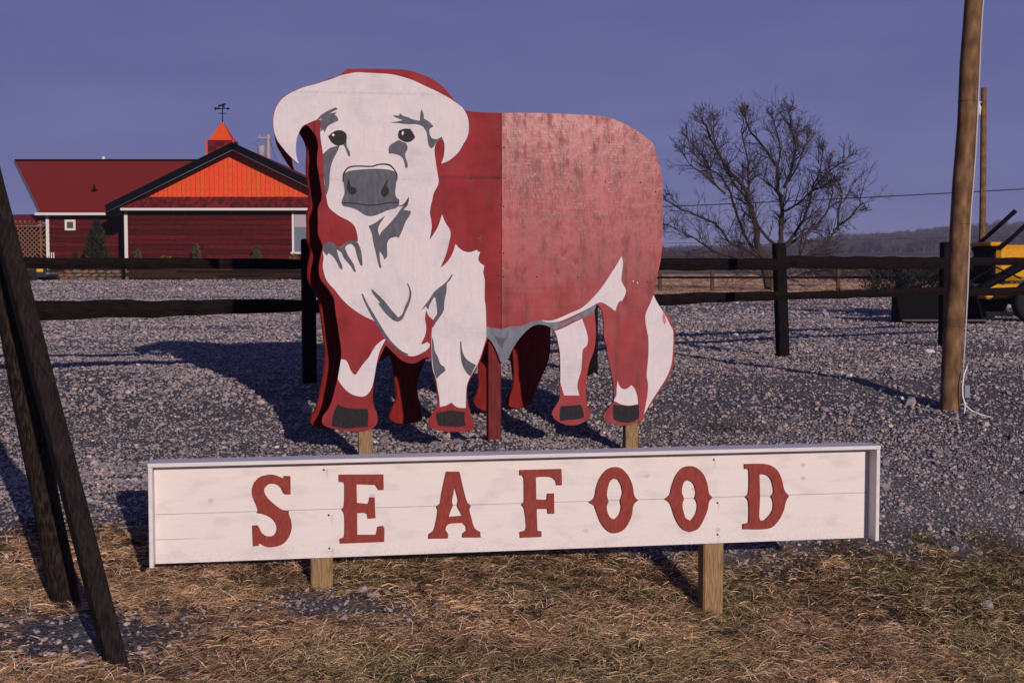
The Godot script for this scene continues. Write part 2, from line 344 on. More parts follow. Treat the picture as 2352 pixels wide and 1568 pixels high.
func build_ground() -> void:
	var rows: Array[float] = []
	var z := 2.6
	while z < 3400.0:
		rows.append(z)
		z += 0.05 if z < 9.5 else z * 0.012 if z < 60.0 else z * 0.035
	var cols := 230
	var v := PackedVector3Array()
	var nn := PackedVector3Array()
	var col := PackedColorArray()
	var ix := PackedInt32Array()
	for r in rows.size():
		var d := rows[r]
		var w := 0.62 * d + 2.4
		for c in cols + 1:
			var x := w * (2.0 * c / cols - 1.0)
			var e := maxf(0.02, d * 0.01)
			v.append(Vector3(x, surface_height(x, d), -d))
			nn.append(Vector3((surface_height(x - e, d) - surface_height(x + e, d)) / (2 * e), 1.0, (surface_height(x, d + e) - surface_height(x, d - e)) / (2 * e)).normalized())
			var n1 := patches.get_noise_2d(x * 4.0, d * 4.0)
			var n2 := patches.get_noise_2d(x * 1.3 + 90.0, d * 0.6)
			var soil := Color(0.085, 0.052, 0.034).lerp(Color(0.16, 0.105, 0.072), clampf(0.5 + n1, 0, 1))
			var grav := Color(0.36, 0.325, 0.36).lerp(Color(0.50, 0.44, 0.46), clampf(0.5 + n1 * 1.2, 0, 1))
			var warm := clampf(patches.get_noise_2d(x * 1.1 + 300.0, d * 5.0) * 2.2 - 0.35, 0, 1) * smoothstep(9.0, 12.0, d)
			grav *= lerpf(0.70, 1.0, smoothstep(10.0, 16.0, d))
			grav = grav.lerp(Color(0.42, 0.355, 0.33), clampf(lane(x, d), 0, 1) * 0.6)
			grav = grav.lerp(Color(0.46, 0.32, 0.25), warm * 0.75)
			var dry := Color(0.62, 0.46, 0.37).lerp(Color(0.42, 0.30, 0.23), clampf(0.5 + n2 * 1.6, 0, 1))
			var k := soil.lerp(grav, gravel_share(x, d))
			var lot_end := lerpf(66.0, 41.0 + 2.0 * n2, smoothstep(-8.0, 2.0, x))
			k = k.lerp(dry, smoothstep(lot_end - 1.5, lot_end + 2.0, d))
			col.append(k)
	for r in rows.size() - 1:
		for c in cols:
			var a := r * (cols + 1) + c
			var b := a + cols + 1
			ix.append_array([a, b, b + 1, a, b + 1, a + 1])
	var arr := []
	arr.resize(Mesh.ARRAY_MAX)
	arr[Mesh.ARRAY_VERTEX] = v
	arr[Mesh.ARRAY_NORMAL] = nn
	arr[Mesh.ARRAY_COLOR] = col
	arr[Mesh.ARRAY_INDEX] = ix
	var m := ArrayMesh.new()
	m.add_surface_from_arrays(Mesh.PRIMITIVE_TRIANGLES, arr)
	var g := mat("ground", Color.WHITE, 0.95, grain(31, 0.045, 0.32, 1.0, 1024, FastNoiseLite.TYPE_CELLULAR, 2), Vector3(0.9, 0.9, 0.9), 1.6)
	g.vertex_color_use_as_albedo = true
	g.uv1_world_triplanar = true
	tag(part("ground", m, g, self), "grey gravel lot and brown grass verge running out to dry fields", "ground", "", "structure")

# an angular pebble about 1 m across, flattened
func pebble(seed_: int) -> ArrayMesh:
	var r := RandomNumberGenerator.new()
	r.seed = seed_
	var ico := []
	var f := (1.0 + sqrt(5.0)) / 2.0
	for a in [-1.0, 1.0]:
		for b in [-f, f]:
			ico.append(Vector3(a, b, 0)); ico.append(Vector3(0, a, b)); ico.append(Vector3(b, 0, a))
	var p: Array[Vector3] = []
	for q in ico:
		p.append(q.normalized() * Vector3(0.5, r.randf_range(0.24, 0.36), 0.42) * r.randf_range(0.72, 1.15))
	var st := begin()
	for i in 12:
		for j in range(i + 1, 12):
			for k in range(j + 1, 12):
				if ico[i].distance_to(ico[j]) < 2.1 and ico[j].distance_to(ico[k]) < 2.1 and ico[i].distance_to(ico[k]) < 2.1:
					face(st, Vector3.ZERO, [p[i], p[j], p[k]])
	return done(st)

func scatter(called: String, parent: Node, mesh: Mesh, material: Material, where: Array, tint: Array) -> void:
	var mm := MultiMesh.new()
	mm.transform_format = MultiMesh.TRANSFORM_3D
	mm.use_colors = true
	mm.mesh = mesh
	mm.instance_count = where.size()
	for i in where.size():
		mm.set_instance_transform(i, where[i])
		mm.set_instance_color(i, tint[i])
	var o := MultiMeshInstance3D.new()
	o.name = called
	o.multimesh = mm
	o.material_override = material
	o.set_meta("kind", "stuff")
	parent.add_child(o, true)

func stone_tint() -> Color:
	var k := rng.randf()
	var c := Color(0.20, 0.19, 0.215)
	if k < 0.30: c = Color(0.15, 0.14, 0.155)
	elif k < 0.62: c = Color(0.23, 0.205, 0.21)
	elif k < 0.86: c = Color(0.28, 0.235, 0.22)
	elif k < 0.94: c = Color(0.34, 0.26, 0.21)
	elif k < 0.955: c = Color(0.46, 0.40, 0.37)
	return Color(c.r * 1.07, c.g, c.b * 0.99) * rng.randf_range(0.95, 1.6)

func build_gravel() -> void:
	var holder := thing("gravel", "loose grey and tan crushed stone covering the lot behind the sign", "gravel")
	holder.set_meta("kind", "stuff")
	var m := mat("pebble", Color.WHITE, 0.9)
	m.vertex_color_use_as_albedo = true
	var where := [[], [], [], [], [], []]
	var tint := [[], [], [], [], [], []]
	var bands := [[5.0, 7.0, 1100.0, 0.017], [7.0, 10.0, 2900.0, 0.0165], [10.0, 15.0, 1400.0, 0.021], [15.0, 26.0, 420.0, 0.029], [26.0, 44.0, 100.0, 0.042], [44.0, 64.0, 55.0, 0.055]]
	for b in bands:
		var w: float = 0.40 * b[1] + 0.6
		var n := int((b[1] - b[0]) * 2.0 * w * b[2])
		for i in n:
			var d := rng.randf_range(b[0], b[1])
			var x := rng.randf_range(-w, w)
			if absf(x) > 0.40 * d + 0.6 or d > lerpf(64.0, 40.0 + 2.0 * patches.get_noise_2d(x * 1.3 + 90.0, d * 0.6), smoothstep(-8.0, 2.0, x)) or rng.randf() > gravel_share(x, d) * (0.75 + 0.5 * patches.get_noise_2d(x * 8.0, d * 8.0)) * (1.0 - 0.65 * lane(x, d)) + 0.02:
				continue
			var s: float = b[3] * exp(rng.randfn(-0.05, 0.45)) * (1.0 + 0.35 * patches.get_noise_2d(x * 5.0 + 8.0, d * 5.0))
			if rng.randf() < 0.006: s *= 2.2
			var t := Basis.from_euler(Vector3(rng.randfn(0, 0.28), rng.randf() * TAU, rng.randfn(0, 0.28))).scaled_local(Vector3(s, s * rng.randf_range(0.7, 1.2), s * rng.randf_range(0.7, 1.1)))
			var k := rng.randi() % 6
			where[k].append(Transform3D(t, Vector3(x, surface_height(x, d) + s * 0.12, -d)))
			tint[k].append(stone_tint())
	for k in 6:
		scatter("pebbles" if k == 0 else "pebbles_%03d" % k, holder, pebble(100 + k), m, where[k], tint[k])

# a tuft of flattened dead blades, about 0.16 m across
func tuft(seed_: int, blades: int, greens: float, lie: float) -> ArrayMesh:
	var r := RandomNumberGenerator.new()
	r.seed = seed_
	var st := begin()
	for i in blades:
		var c := Color(0.42, 0.265, 0.16).lerp(Color(0.66, 0.46, 0.31), r.randf())
		var k := r.randf()
		if k < greens: c = Color(0.10, 0.105, 0.035).lerp(Color(0.17, 0.155, 0.06), r.randf())
		elif k < 0.6: c = Color(0.15, 0.08, 0.045).lerp(Color(0.34, 0.20, 0.115), r.randf())
		elif k > 0.95: c = Color(0.75, 0.56, 0.42)
		st.set_color(c)
		var a := r.randf() * TAU
		var dir := Vector3(cos(a), 0, sin(a))
		var across := Vector3(-sin(a), 0, cos(a)).rotated(dir, r.randf_range(-1.3, 1.3))
		var p := Vector3(r.randfn(0, 0.045), -0.004, r.randfn(0, 0.045))
		var length := r.randf_range(0.035, 0.095) * (2.0 if r.randf() < 0.05 else 1.0)
		var w := r.randf_range(0.0008, 0.0021) if r.randf() < 0.9 else 0.003
		var up := r.randf_range(0.05, 1.5) * (1.0 - lie) + 0.08
		var q := p
		var steps := 3
		for s in steps:
			var d := (dir + Vector3.UP * up).normalized()
			var nxt := q + d * length / steps
			var w0 := w * (1.0 - 0.25 * s)
			var w1 := w * (1.0 - 0.25 * (s + 1)) if s < steps - 1 else w * 0.1
			quad(st, q - across * w0, q + across * w0, nxt + across * w1, nxt - across * w1)
			up -= r.randf_range(0.1, 0.6)
			dir = dir.rotated(Vector3.UP, r.randfn(0, 0.22))
			q = nxt
	return done(st)

func build_grass() -> void:
	var holder := thing("grass", "matted dead brown grass with some green on the verge below the sign", "grass")
	holder.set_meta("kind", "stuff")
	var m := mat("grass_blade", Color.WHITE, 0.75)
	m.vertex_color_use_as_albedo = true
	m.backlight_enabled = true
	m.backlight = Color(0.25, 0.25, 0.25)
	var where := [[], [], [], [], [], [], []]
	var tint := [[], [], [], [], [], [], []]
	for i in 24000:
		var d := rng.randf_range(4.4, 8.6)
		var x := rng.randf_range(-1.0, 1.0) * (0.41 * d + 0.5)
		var g := gravel_share(x, d)
		var sparse := patches.get_noise_2d(x * 14.0 + 70.0, d * 14.0)
		if rng.randf() < g * 1.25 or rng.randf() < 0.25 - sparse * 0.5:
			continue
		var s := rng.randf_range(0.6, 1.25) * (1.0 - 0.4 * g)
		var k := rng.randi() % 5
		if patches.get_noise_2d(x * 7.0 - 40.0, d * 7.0) + 0.10 * x > 0.22 and rng.randf() < 0.6: k = 5 + rng.randi() % 2
		where[k].append(Transform3D(Basis(Vector3.UP, rng.randf() * TAU).scaled(Vector3(s, s * rng.randf_range(0.5, 1.0), s)), Vector3(x, surface_height(x, d), -d)))
		var lush := clampf(patches.get_noise_2d(x * 10.0 + 33.0, d * 10.0) * 1.6 + 0.12 * x, -0.5, 0.6)
		var shade := rng.randf_range(0.7, 1.3) * (1.0 + 0.5 * patches.get_noise_2d(x * 22.0, d * 22.0))
		tint[k].append(Color(shade * (1.16 - 0.28 * maxf(lush, 0.0)), shade * (1.08 - 0.06 * maxf(lush, 0.0)), shade * (1.0 - 0.22 * maxf(lush, 0.0))))
	var straw := [[], []]
	var straw_tint := [[], []]
	for i in 130:
		var d := rng.randf_range(4.6, 7.6)
		var x := rng.randf_range(-1.0, 1.0) * (0.40 * d + 0.3)
		if gravel_share(x, d) > 0.6: continue
		straw[i % 2].append(Transform3D(Basis(Vector3.UP, rng.randf() * TAU).scaled(Vector3(2.3, rng.randf_range(1.2, 2.6), 2.3)), Vector3(x, surface_height(x, d) + 0.01, -d)))
		straw_tint[i % 2].append(Color(1.25, 1.15, 1.05) * rng.randf_range(0.7, 1.2))
	for k in 2:
		scatter("straws" if k == 0 else "straws_001", holder, tuft(540 + k, 3, 0.0, 0.55), m, straw[k], straw_tint[k])
	for k in 7:
		scatter("tufts" if k == 0 else "tufts_%03d" % k, holder, tuft(500 + k, 34, 0.13 if k < 5 else 0.42, 0.75 if k < 3 else 0.45 if k < 5 else 0.3), m, where[k], tint[k])

func build_field_grass() -> void:
	var holder := thing("field_grass", "pale dry grass of the field beyond the lot and the paddock fence", "grass")
	holder.set_meta("kind", "stuff")
	var where := [[], [], []]
	var tint := [[], [], []]
	for i in 14000:
		var d := 40.5 + 90.0 * pow(rng.randf(), 1.7)
		var x := d * rng.randf_range(0.02, 0.46)
		if d < 42.0 + 2.5 * patches.get_noise_2d(x * 1.3 + 90.0, d * 0.6): continue
		var n := patches.get_noise_2d(x * 1.6, d * 1.2)
		if n + 0.25 * (x / d - 0.3) > 0.26: continue
		var s := rng.randf_range(2.2, 4.0) * (1.0 + (d - 40.0) * 0.012)
		where[i % 3].append(Transform3D(Basis(Vector3.UP, rng.randf() * TAU).scaled(Vector3(s, s * 0.6, s)), Vector3(x, ground_height(x, d), -d)))
		var k := rng.randf_range(0.8, 1.25) * (1.0 - 1.2 * maxf(0.0, x / d - 0.25) - 0.4 * maxf(n, 0.0))
		tint[i % 3].append(Color(1.2 * k, 1.08 * k, 1.1 * k))
	for k in 3:
		scatter("field_tufts" if k == 0 else "field_tufts_%03d" % k, holder, tuft(620 + k, 26, 0.02, 0.3), mats["grass_blade"], where[k], tint[k])

# ------------------------------------------------------------------ the bull
func bull_picture() -> Array:
	var n := FastNoiseLite.new()
	n.seed = 5
	n.frequency = 1.0
	n.fractal_octaves = 4
	var w := 900
	var h := 780
	var im := Image.create(w, h, false, Image.FORMAT_RGB8)
	var ro := Image.create(w, h, false, Image.FORMAT_RGB8)
	var wh := Image.create(w, h, false, Image.FORMAT_RGB8)
	var knots := [[0.05, 1.60], [0.33, 1.55], [0.53, 1.57], [0.745, 1.66], [0.745, 1.60], [0.22, 1.70], [0.42, 1.16], [0.50, 1.10], [0.38, 1.02], [0.05, 1.41], [-0.14, 1.26], [0.03, 1.07]]
	for j in h:
		var y := 2.5 - 2.6 * j / h
		for i in w:
			var x := -1.6 + 3.0 * i / w
			var right := 1.0 if x > 0.0 else 0.0
			var big := n.get_noise_2d(x * 2.3, y * 2.0)
			var streak := n.get_noise_2d(x * 26.0 + 50.0, y * 2.2)
			var weave := n.get_noise_2d(x * 90.0, y * 14.0)
			var across := n.get_noise_2d(x * 5.0, y * 85.0 + 30.0)
			var blot := n.get_noise_2d(x * 7.0 + 200.0, y * 6.0)
			var v := 1.0 + 0.10 * big + 0.07 * streak + 0.06 * weave + 0.05 * across
			var pale := 0.0
			var smear := 0.0
			var up := smoothstep(0.5, 1.5, y)
			if right > 0.5:
				var worn := n.get_noise_2d(x * 9.0 + 20.0, y * 1.1)
				smear = up * clampf(0.5 * streak + worn * 1.3 + blot * 0.9 + 0.7 * weave + 0.4 * across + 0.05, 0.0, 1.0)
				v -= 0.13 * smear
				v -= 0.13 * clampf(worn * 2.0, 0, 1)
				v += 0.12 * clampf(-across * 1.6 - 0.25, 0, 1)
				pale = up * (0.20 + 0.22 * clampf(big + 0.4, 0, 1) + 0.12 * across)
				v -= 0.20 * exp(-pow((y - 0.925) / 0.006, 2.0)) * clampf(0.4 + across, 0, 1)
				v -= 0.16 * exp(-pow((y - 0.80) / 0.006, 2.0)) * clampf(0.4 + streak, 0, 1)
				v -= 0.30 * exp(-pow((x - 0.545) / 0.004, 2.0)) * smoothstep(1.5, 1.62, y)
				v -= 0.22 * exp(-pow((y - 1.40 + 0.01 * big) / 0.012, 2.0)) * clampf(0.55 + blot, 0, 1)
			else:
				v -= 0.05 + 0.20 * exp(-pow((y - 1.655) / 0.010, 2.0)) + 0.08 * clampf(blot, 0, 1)
				pale = 0.30 * clampf(big * 1.4 + 0.4 * weave, 0, 1) * smoothstep(0.3, 1.2, y)
			var c := Color(0.555, 0.152, 0.170) * v
			c = c.lerp(Color(0.64, 0.24, 0.29), clampf(pale * 0.9, 0, 0.5))
			im.set_pixel(i, j, c.clamp())
			var lump := 0.0
			for q in knots:
				var dd := Vector2(x - q[0], (y - q[1]) * 0.8).length_squared()
				if dd < 0.02: lump += 0.6 * exp(-dd / 0.0006)
			if lump > 0.01:
				c = c.lerp(c * (0.55 + 1.1 * clampf(0.35 + n.get_noise_2d(x * 60.0, y * 50.0) * 1.3, 0, 1)), clampf(lump * 0.75, 0, 1))
				im.set_pixel(i, j, c.clamp())
			var rr := clampf(-0.25 * lump + 0.12 * smear + 0.60 + 0.10 * blot + 0.07 * streak + 0.08 * weave - 0.29 * right * up + (0.20 if right < 0.5 else 0.0), 0.24, 0.95)
			ro.set_pixel(i, j, Color(rr, rr, rr))
			var thin := clampf(0.35 * blot + 0.5 * big + 0.35 * across + 0.25 * streak, 0.0, 1.0)
			thin += 0.5 * exp(-pow((y - 2.19) / 0.008, 2.0)) * clampf(0.6 + streak, 0, 1) + 0.45 * exp(-pow((y - 1.635) / 0.006, 2.0)) * clampf(0.5 + streak, 0, 1)
			var lw := 1.0 + 0.03 * weave + 0.03 * streak + 0.02 * across
			wh.set_pixel(i, j, (Color(0.83, 0.785, 0.79).lerp(Color(0.70, 0.66, 0.71), clampf(thin, 0, 0.75)) * lw).clamp())
	return [ImageTexture.create_from_image(im), ImageTexture.create_from_image(ro), ImageTexture.create_from_image(wh)]

func build_bull() -> void:
	var pics := bull_picture()
	var red := mat("bull_red", Color.WHITE, 1.0)
	red.albedo_texture = pics[0]
	red.roughness_texture = pics[1]
	red.metallic_specular = 0.41
	red.heightmap_enabled = true
	red.heightmap_texture = pics[1]
	red.heightmap_scale = 0.25
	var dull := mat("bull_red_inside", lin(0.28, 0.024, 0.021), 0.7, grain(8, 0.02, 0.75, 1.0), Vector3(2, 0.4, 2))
	var white := mat("bull_white", Color.WHITE, 0.6)
	white.albedo_texture = pics[2]
	var grey := mat("bull_grey", lin(0.118, 0.115, 0.148), 0.5, grain(10, 0.02, 0.78, 1.0), Vector3(2.5, 0.8, 2.5))
	var steel := mat("bull_belly", lin(0.20, 0.215, 0.265), 0.5, grain(10, 0.02, 0.78, 1.0), Vector3(2.5, 0.8, 2.5))
	var dark := mat("bull_dark", lin(0.030, 0.024, 0.030), 0.5, grain(12, 0.03, 0.6, 1.0), Vector3(3, 3, 3))
	var rose := mat("bull_rose", lin(0.50, 0.20, 0.22), 0.6)
	var glint := mat("bull_glint", lin(0.72, 0.68, 0.66), 0.5)
	var rust := mat("nail", lin(0.05, 0.03, 0.03), 0.6)
	var bull := thing("bull_cutout", "large red and white plywood cutout of a bull standing behind the SEAFOOD board", "bull sign", Vector3(-0.0712, 0.6073, -8.85), 0.16979)
	var sil := outline(SILHOUETTE)
	var uv := Rect2(-1.6, 2.5, 3.0, -2.6)
	uv = Rect2(Vector2(-1.6, -0.1), Vector2(3.0, 2.6))
	var cuts := [[-1.7, -1.2215], [-1.2185, -0.0015], [0.0015, 1.5]]
	for c in cuts:
		var strip := PackedVector2Array([Vector2(c[0], -0.5), Vector2(c[1], -0.5), Vector2(c[1], 3.0), Vector2(c[0], 3.0)])
		for piece in Geometry2D.intersect_polygons(sil, strip):
			if absf(area2(piece)) > 0.002:
				var o := part("plywood_sheet", flip_v(plate(piece, -0.016, 0.0, PackedVector2Array(), uv)), red, bull)
				part("backing", plate(piece, -0.0195, -0.0165), dark, bull)
				if c[0] > -0.5: o.rotation.y = 0.0
	var look := {"white_coat": white, "flank_patch": white, "leg_patch": white, "tail": white, "brow": grey, "cheek_shade": grey, "tear_mark": grey, "eye": dark, "glint": glint, "muzzle": grey, "muzzle_line": dark, "mouth_line": dark, "mouth_corner": grey, "nostril": dark, "throat_shade": grey, "shoulder_shade": grey, "chest_mark": grey, "leg_shade": grey, "belly_shade": steel, "belly_mark": grey, "hoof": dark, "tail_spot": rose}
	var rise := {"white_coat": 0.0016, "flank_patch": 0.0027, "leg_patch": 0.0016, "tail": 0.0016, "hoof": 0.0022, "eye": 0.0034, "glint": 0.0045, "nostril": 0.0042, "mouth_line": 0.0042, "muzzle_line": 0.0026, "belly_mark": 0.0034, "tail_spot": 0.0028}
	for key in PATCH:
		var kind: String = key.rstrip("0123456789").rstrip("_")
		var top: float = rise.get(kind, 0.0024)
		var parent: Node = bull
		if kind == "glint": parent = bull.get_node("eye" + key.substr(5))
		if kind in ["nostril", "mouth_line"]: parent = bull.get_node("muzzle")
		var shape := plate(outline(PATCH[key]), 0.0004, top, PackedVector2Array(), uv)
		part(key if parent == bull else kind, flip_v(shape), look[kind], parent)
	# nails along the joint and across the flank
	var nail := begin(1)
	tube(nail, [Vector3(0, 0, 0), Vector3(0, 0, 0.002)], [0.0055, 0.005], 8)
	var nail_mesh := done(nail)
	for q in [[-0.022, 1.97], [-0.02, 1.86], [-0.018, 1.65], [-0.2, 1.645], [0.018, 1.85], [0.018, 1.65], [-0.006, 1.47], [0.016, 1.465], [-0.008, 1.16], [0.014, 1.155], [0.014, 1.0], [-0.02, 1.01], [-0.1, 0.995], [0.24, 1.0], [0.52, 0.995], [0.47, 1.63], [0.71, 1.63], [0.95, 1.63], [1.055, 1.57], [1.0, 0.965], [-0.018, 0.86], [0.73, 1.895]]:
		part("nail", nail_mesh, rust, bull, Vector3(q[0], q[1], 0.0))
	for q in [[0.903, 0.968], [0.933, 0.958]]:
		part("screw_head", nail_mesh, glint, bull, Vector3(q[0], q[1], 0.0))
	# the rear cutout, swung away from the front one like the other half of a V
	var back := Node3D.new()
	back.name = "rear_cutout"
	bull.add_child(back, true)
	back.transform = bull.transform.affine_inverse() * Transform3D(Basis(Vector3.UP, 0.8063), Vector3(-0.521, 0.580, -9.712))
	var rear := sil.duplicate()
	for i in rear.size():
		if rear[i].x < -1.2: rear[i].x += 0.030 * (-1.2 - rear[i].x) / 0.286
		if rear[i].y > 2.15 and rear[i].x < -0.5: rear[i].y += 0.028 * smoothstep(-1.1, -0.85, rear[i].x)
	for c in [[-1.7, -0.0015], [0.0015, 1.5]]:
		var strip := PackedVector2Array([Vector2(c[0], -0.5), Vector2(c[1], -0.5), Vector2(c[1], 3.0), Vector2(c[0], 3.0)])
		for piece in Geometry2D.intersect_polygons(rear, strip):
			if absf(area2(piece)) > 0.002:
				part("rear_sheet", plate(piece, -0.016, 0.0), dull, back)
	# posts
	var lumber: Material = mats["lumber"]
	var redpost := mat("red_post", lin(0.20, 0.03, 0.03), 0.7, grain(13, 0.02, 0.7, 1.0), Vector3(4, 0.5, 4))
	for p in [[-0.905, 0.75, lumber, "post"], [0.905, 0.75, lumber, "post"], [-0.042, 1.95, redpost, "post"]]:
		part(p[3], box_mesh(Vector3(0.088, p[1] + 0.25, 0.088), 0.005), p[2], bull, Vector3(p[0], (p[1] - 0.25) / 2.0, -0.064))
	var rear_post := box_mesh(Vector3(0.088, 1.6, 0.088), 0.005)
	for x in [0.6]:
		part("rear_post", rear_post, redpost, back, Vector3(x, 0.58, -0.064))

func flip_v(m: ArrayMesh) -> ArrayMesh:
	var a := m.surface_get_arrays(0)
	var uv: PackedVector2Array = a[Mesh.ARRAY_TEX_UV]
	for i in uv.size(): uv[i].y = 1.0 - uv[i].y
	a[Mesh.ARRAY_TEX_UV] = uv
	var r := ArrayMesh.new()
	r.add_surface_from_arrays(Mesh.PRIMITIVE_TRIANGLES, a)
	return r

# ------------------------------------------------------------------ the SEAFOOD board
func board_picture() -> ImageTexture:
	var n := FastNoiseLite.new()
	n.seed = 91
	n.frequency = 1.0
	n.fractal_octaves = 4
	var w := 1800
	var h := 240
	var im := Image.create(w, h, false, Image.FORMAT_RGB8)
	var nails := [[-0.99, 0.045], [-0.99, 0.21], [-0.99, 0.435], [0.99, 0.045], [0.99, 0.21], [0.99, 0.435]]
	for j in h:
		var y := 0.48 * (1.0 - (j + 0.5) / h)
		for i in w:
			var x := -1.823 + 3.646 * i / w
			var grainy := n.get_noise_2d(x * 3.0, y * 130.0 + (40.0 if y > 0.24 else 0.0))
			var fine := n.get_noise_2d(x * 60.0, y * 160.0)
			var cloud := n.get_noise_2d(x * 4.0 + 60.0, y * 9.0)
			var c := Color(0.868, 0.825, 0.812) * (1.0 + 0.022 * grainy + 0.018 * fine)
			c = c.lerp(Color(0.76, 0.72, 0.72), clampf(cloud * 0.8 - 0.05, 0, 0.45))
			var splash := clampf(1.0 - y / 0.12, 0, 1) * clampf(n.get_noise_2d(x * 45.0, y * 60.0 + 9.0) * 2.6 + 0.12, 0, 1)
			c = c.lerp(Color(0.56, 0.50, 0.45), splash * 0.11)
			var crack := exp(-pow((y - 0.118 - 0.004 * n.get_noise_2d(x * 6.0, 3.0)) / 0.0016, 2.0)) * smoothstep(-1.55, -1.75, x)
			c = c.lerp(Color(0.45, 0.40, 0.37), crack * 0.6)
			for q in nails:
				var dx: float = x - q[0] - 0.012 * sin(q[1] * 40.0)
				if absf(dx) < 0.012 and y < q[1]:
					c = c.lerp(Color(0.60, 0.47, 0.40), 0.35 * exp(-dx * dx / 0.00002) * clampf(1.0 - (q[1] - y) / 0.06, 0, 1))
			im.set_pixel(i, j, c.clamp())
	return ImageTexture.create_from_image(im)

func build_board() -> void:
	var white := mat("board_white", lin(0.72, 0.665, 0.655), 0.5, grain(15, 0.006, 0.93, 1.0, 1024), Vector3(0.5, 3.0, 3.0), 0.04)
	var red := mat("letter_red", lin(0.30, 0.052, 0.04), 0.55, grain(16, 0.02, 0.82, 1.0), Vector3(4, 1.5, 4))
	var knot := mat("knot", lin(0.56, 0.50, 0.49), 0.6)
	var b := thing("seafood_board", "long white wooden board with red cutout letters reading SEAFOOD on two posts", "sign", Vector3(0.0961, 0.2538, -6.5566), 0.16979)
	var len_ := 3.69
	var d := 0.095
	var half := len_ / 2.0 - 0.022
	var sheet := Rect2(Vector2(-half, 0.0), Vector2(half * 2.0, 0.48))
	var face_white := mat("board_face", Color.WHITE, 0.55)
	face_white.albedo_texture = board_picture()
	for k in 2:
		var y0 := 0.0 + 0.2405 * k
		part("plank", flip_v(plate(PackedVector2Array([Vector2(-half, y0), Vector2(half, y0), Vector2(half, y0 + 0.2385), Vector2(-half, y0 + 0.2385)]), -d - 0.019, -d, PackedVector2Array(), sheet)), face_white, b)
	part("cap_board", box_mesh(Vector3(len_, 0.0195, d + 0.045), 0.002), white, b, Vector3(0, 0.4905, -(d + 0.045) / 2.0))
	for s in [-1, 1]:
		part("end_board", box_mesh(Vector3(0.0195, 0.4795, d + 0.040), 0.002), white, b, Vector3(s * (len_ / 2.0 - 0.0115), 0.2398, -(d + 0.040) / 2.0 - 0.001))
	var at := Vector3(0, 0, -d)
	for key in LETTERS:
		var rim := outline(LETTERS[key]["rim"], 0.7)
		var hole := outline(LETTERS[key]["hole"], 0.7) if LETTERS[key].has("hole") else PackedVector2Array()
		var o := part("letter", plate(rim, 0.0005, 0.013, hole), red, b, at)
		o.set_meta("label", "red cutout letter " + key.substr(0, 1))
	var rust: Material = mats["nail"]
	var st := begin(1)
	tube(st, [Vector3(0, 0, 0), Vector3(0, 0, 0.002)], [0.0055, 0.005], 8)
	var nail := done(st)
	for x in [-1.005, 0.985]:
		for y in [0.045, 0.21, 0.435]:
			part("nail", nail, rust, b, at + Vector3(x + 0.012 * sin(y * 40.0), y, 0.0))
	var st2 := begin(1)
	tube(st2, [Vector3(0, 0, 0), Vector3(0, 0, 0.0003)], [0.014, 0.012], 14, 0.8)
	var disc := done(st2)
	for q in [[0.62, 0.36], [0.87, 0.285], [1.46, 0.395], [1.462, 0.325], [-0.78, 0.30], [-1.56, 0.30], [0.3, 0.09], [1.0, 0.07], [-0.35, 0.34]]:
		part("knot", disc, knot, b, at + Vector3(q[0], q[1], 0.0))
	var lumber: Material = mats["lumber"]
	part("post", box_mesh(Vector3(0.108, 0.85, 0.10), 0.008), lumber, b, Vector3(-1.03, 0.0, -d - 0.07))
	part("post", box_mesh(Vector3(0.108, 0.98, 0.10), 0.008), lumber, b, Vector3(0.985, -0.06, -d - 0.07))

# ------------------------------------------------------------------ fences
# a split rail: a rough wedge between two points
func split_rail(a: Vector3, b: Vector3, ha: float, hb: float, deep: float, seed_: int) -> ArrayMesh:
	var r := RandomNumberGenerator.new()
	r.seed = seed_
	var st := begin()
	var n := 14
	var rings := []
	var run := (b - a).normalized()
	var out := run.cross(Vector3.UP).normalized()
	for i in n + 1:
		var t := float(i) / n
		var c := a.lerp(b, t) + Vector3(0, r.randfn(0, 0.0035), 0) + out * r.randfn(0, 0.004)
		var h := lerpf(ha, hb, t) * (1.0 + r.randfn(0, 0.03)) / 2.0
		if t < 0.04 or t > 0.96: h *= 0.72
		rings.append([c + Vector3.UP * h - out * deep * 0.35, c + Vector3.UP * h * 0.85 + out * deep * 0.45, c - Vector3.UP * h * 0.1 + out * deep * 0.55, c - Vector3.UP * h + out * deep * 0.3, c - Vector3.UP * h * 0.9 - out * deep * 0.45])
	for i in n:
		var mid: Vector3 = (rings[i][0] + rings[i][3] + rings[i + 1][0] + rings[i + 1][3]) / 4.0
		for k in 5:
			face(st, mid, [rings[i][k], rings[i][(k + 1) % 5], rings[i + 1][(k + 1) % 5], rings[i + 1][k]])
	face(st, (a + b) / 2, rings[0].duplicate())
	face(st, (a + b) / 2, rings[n].duplicate())
	return done(st)

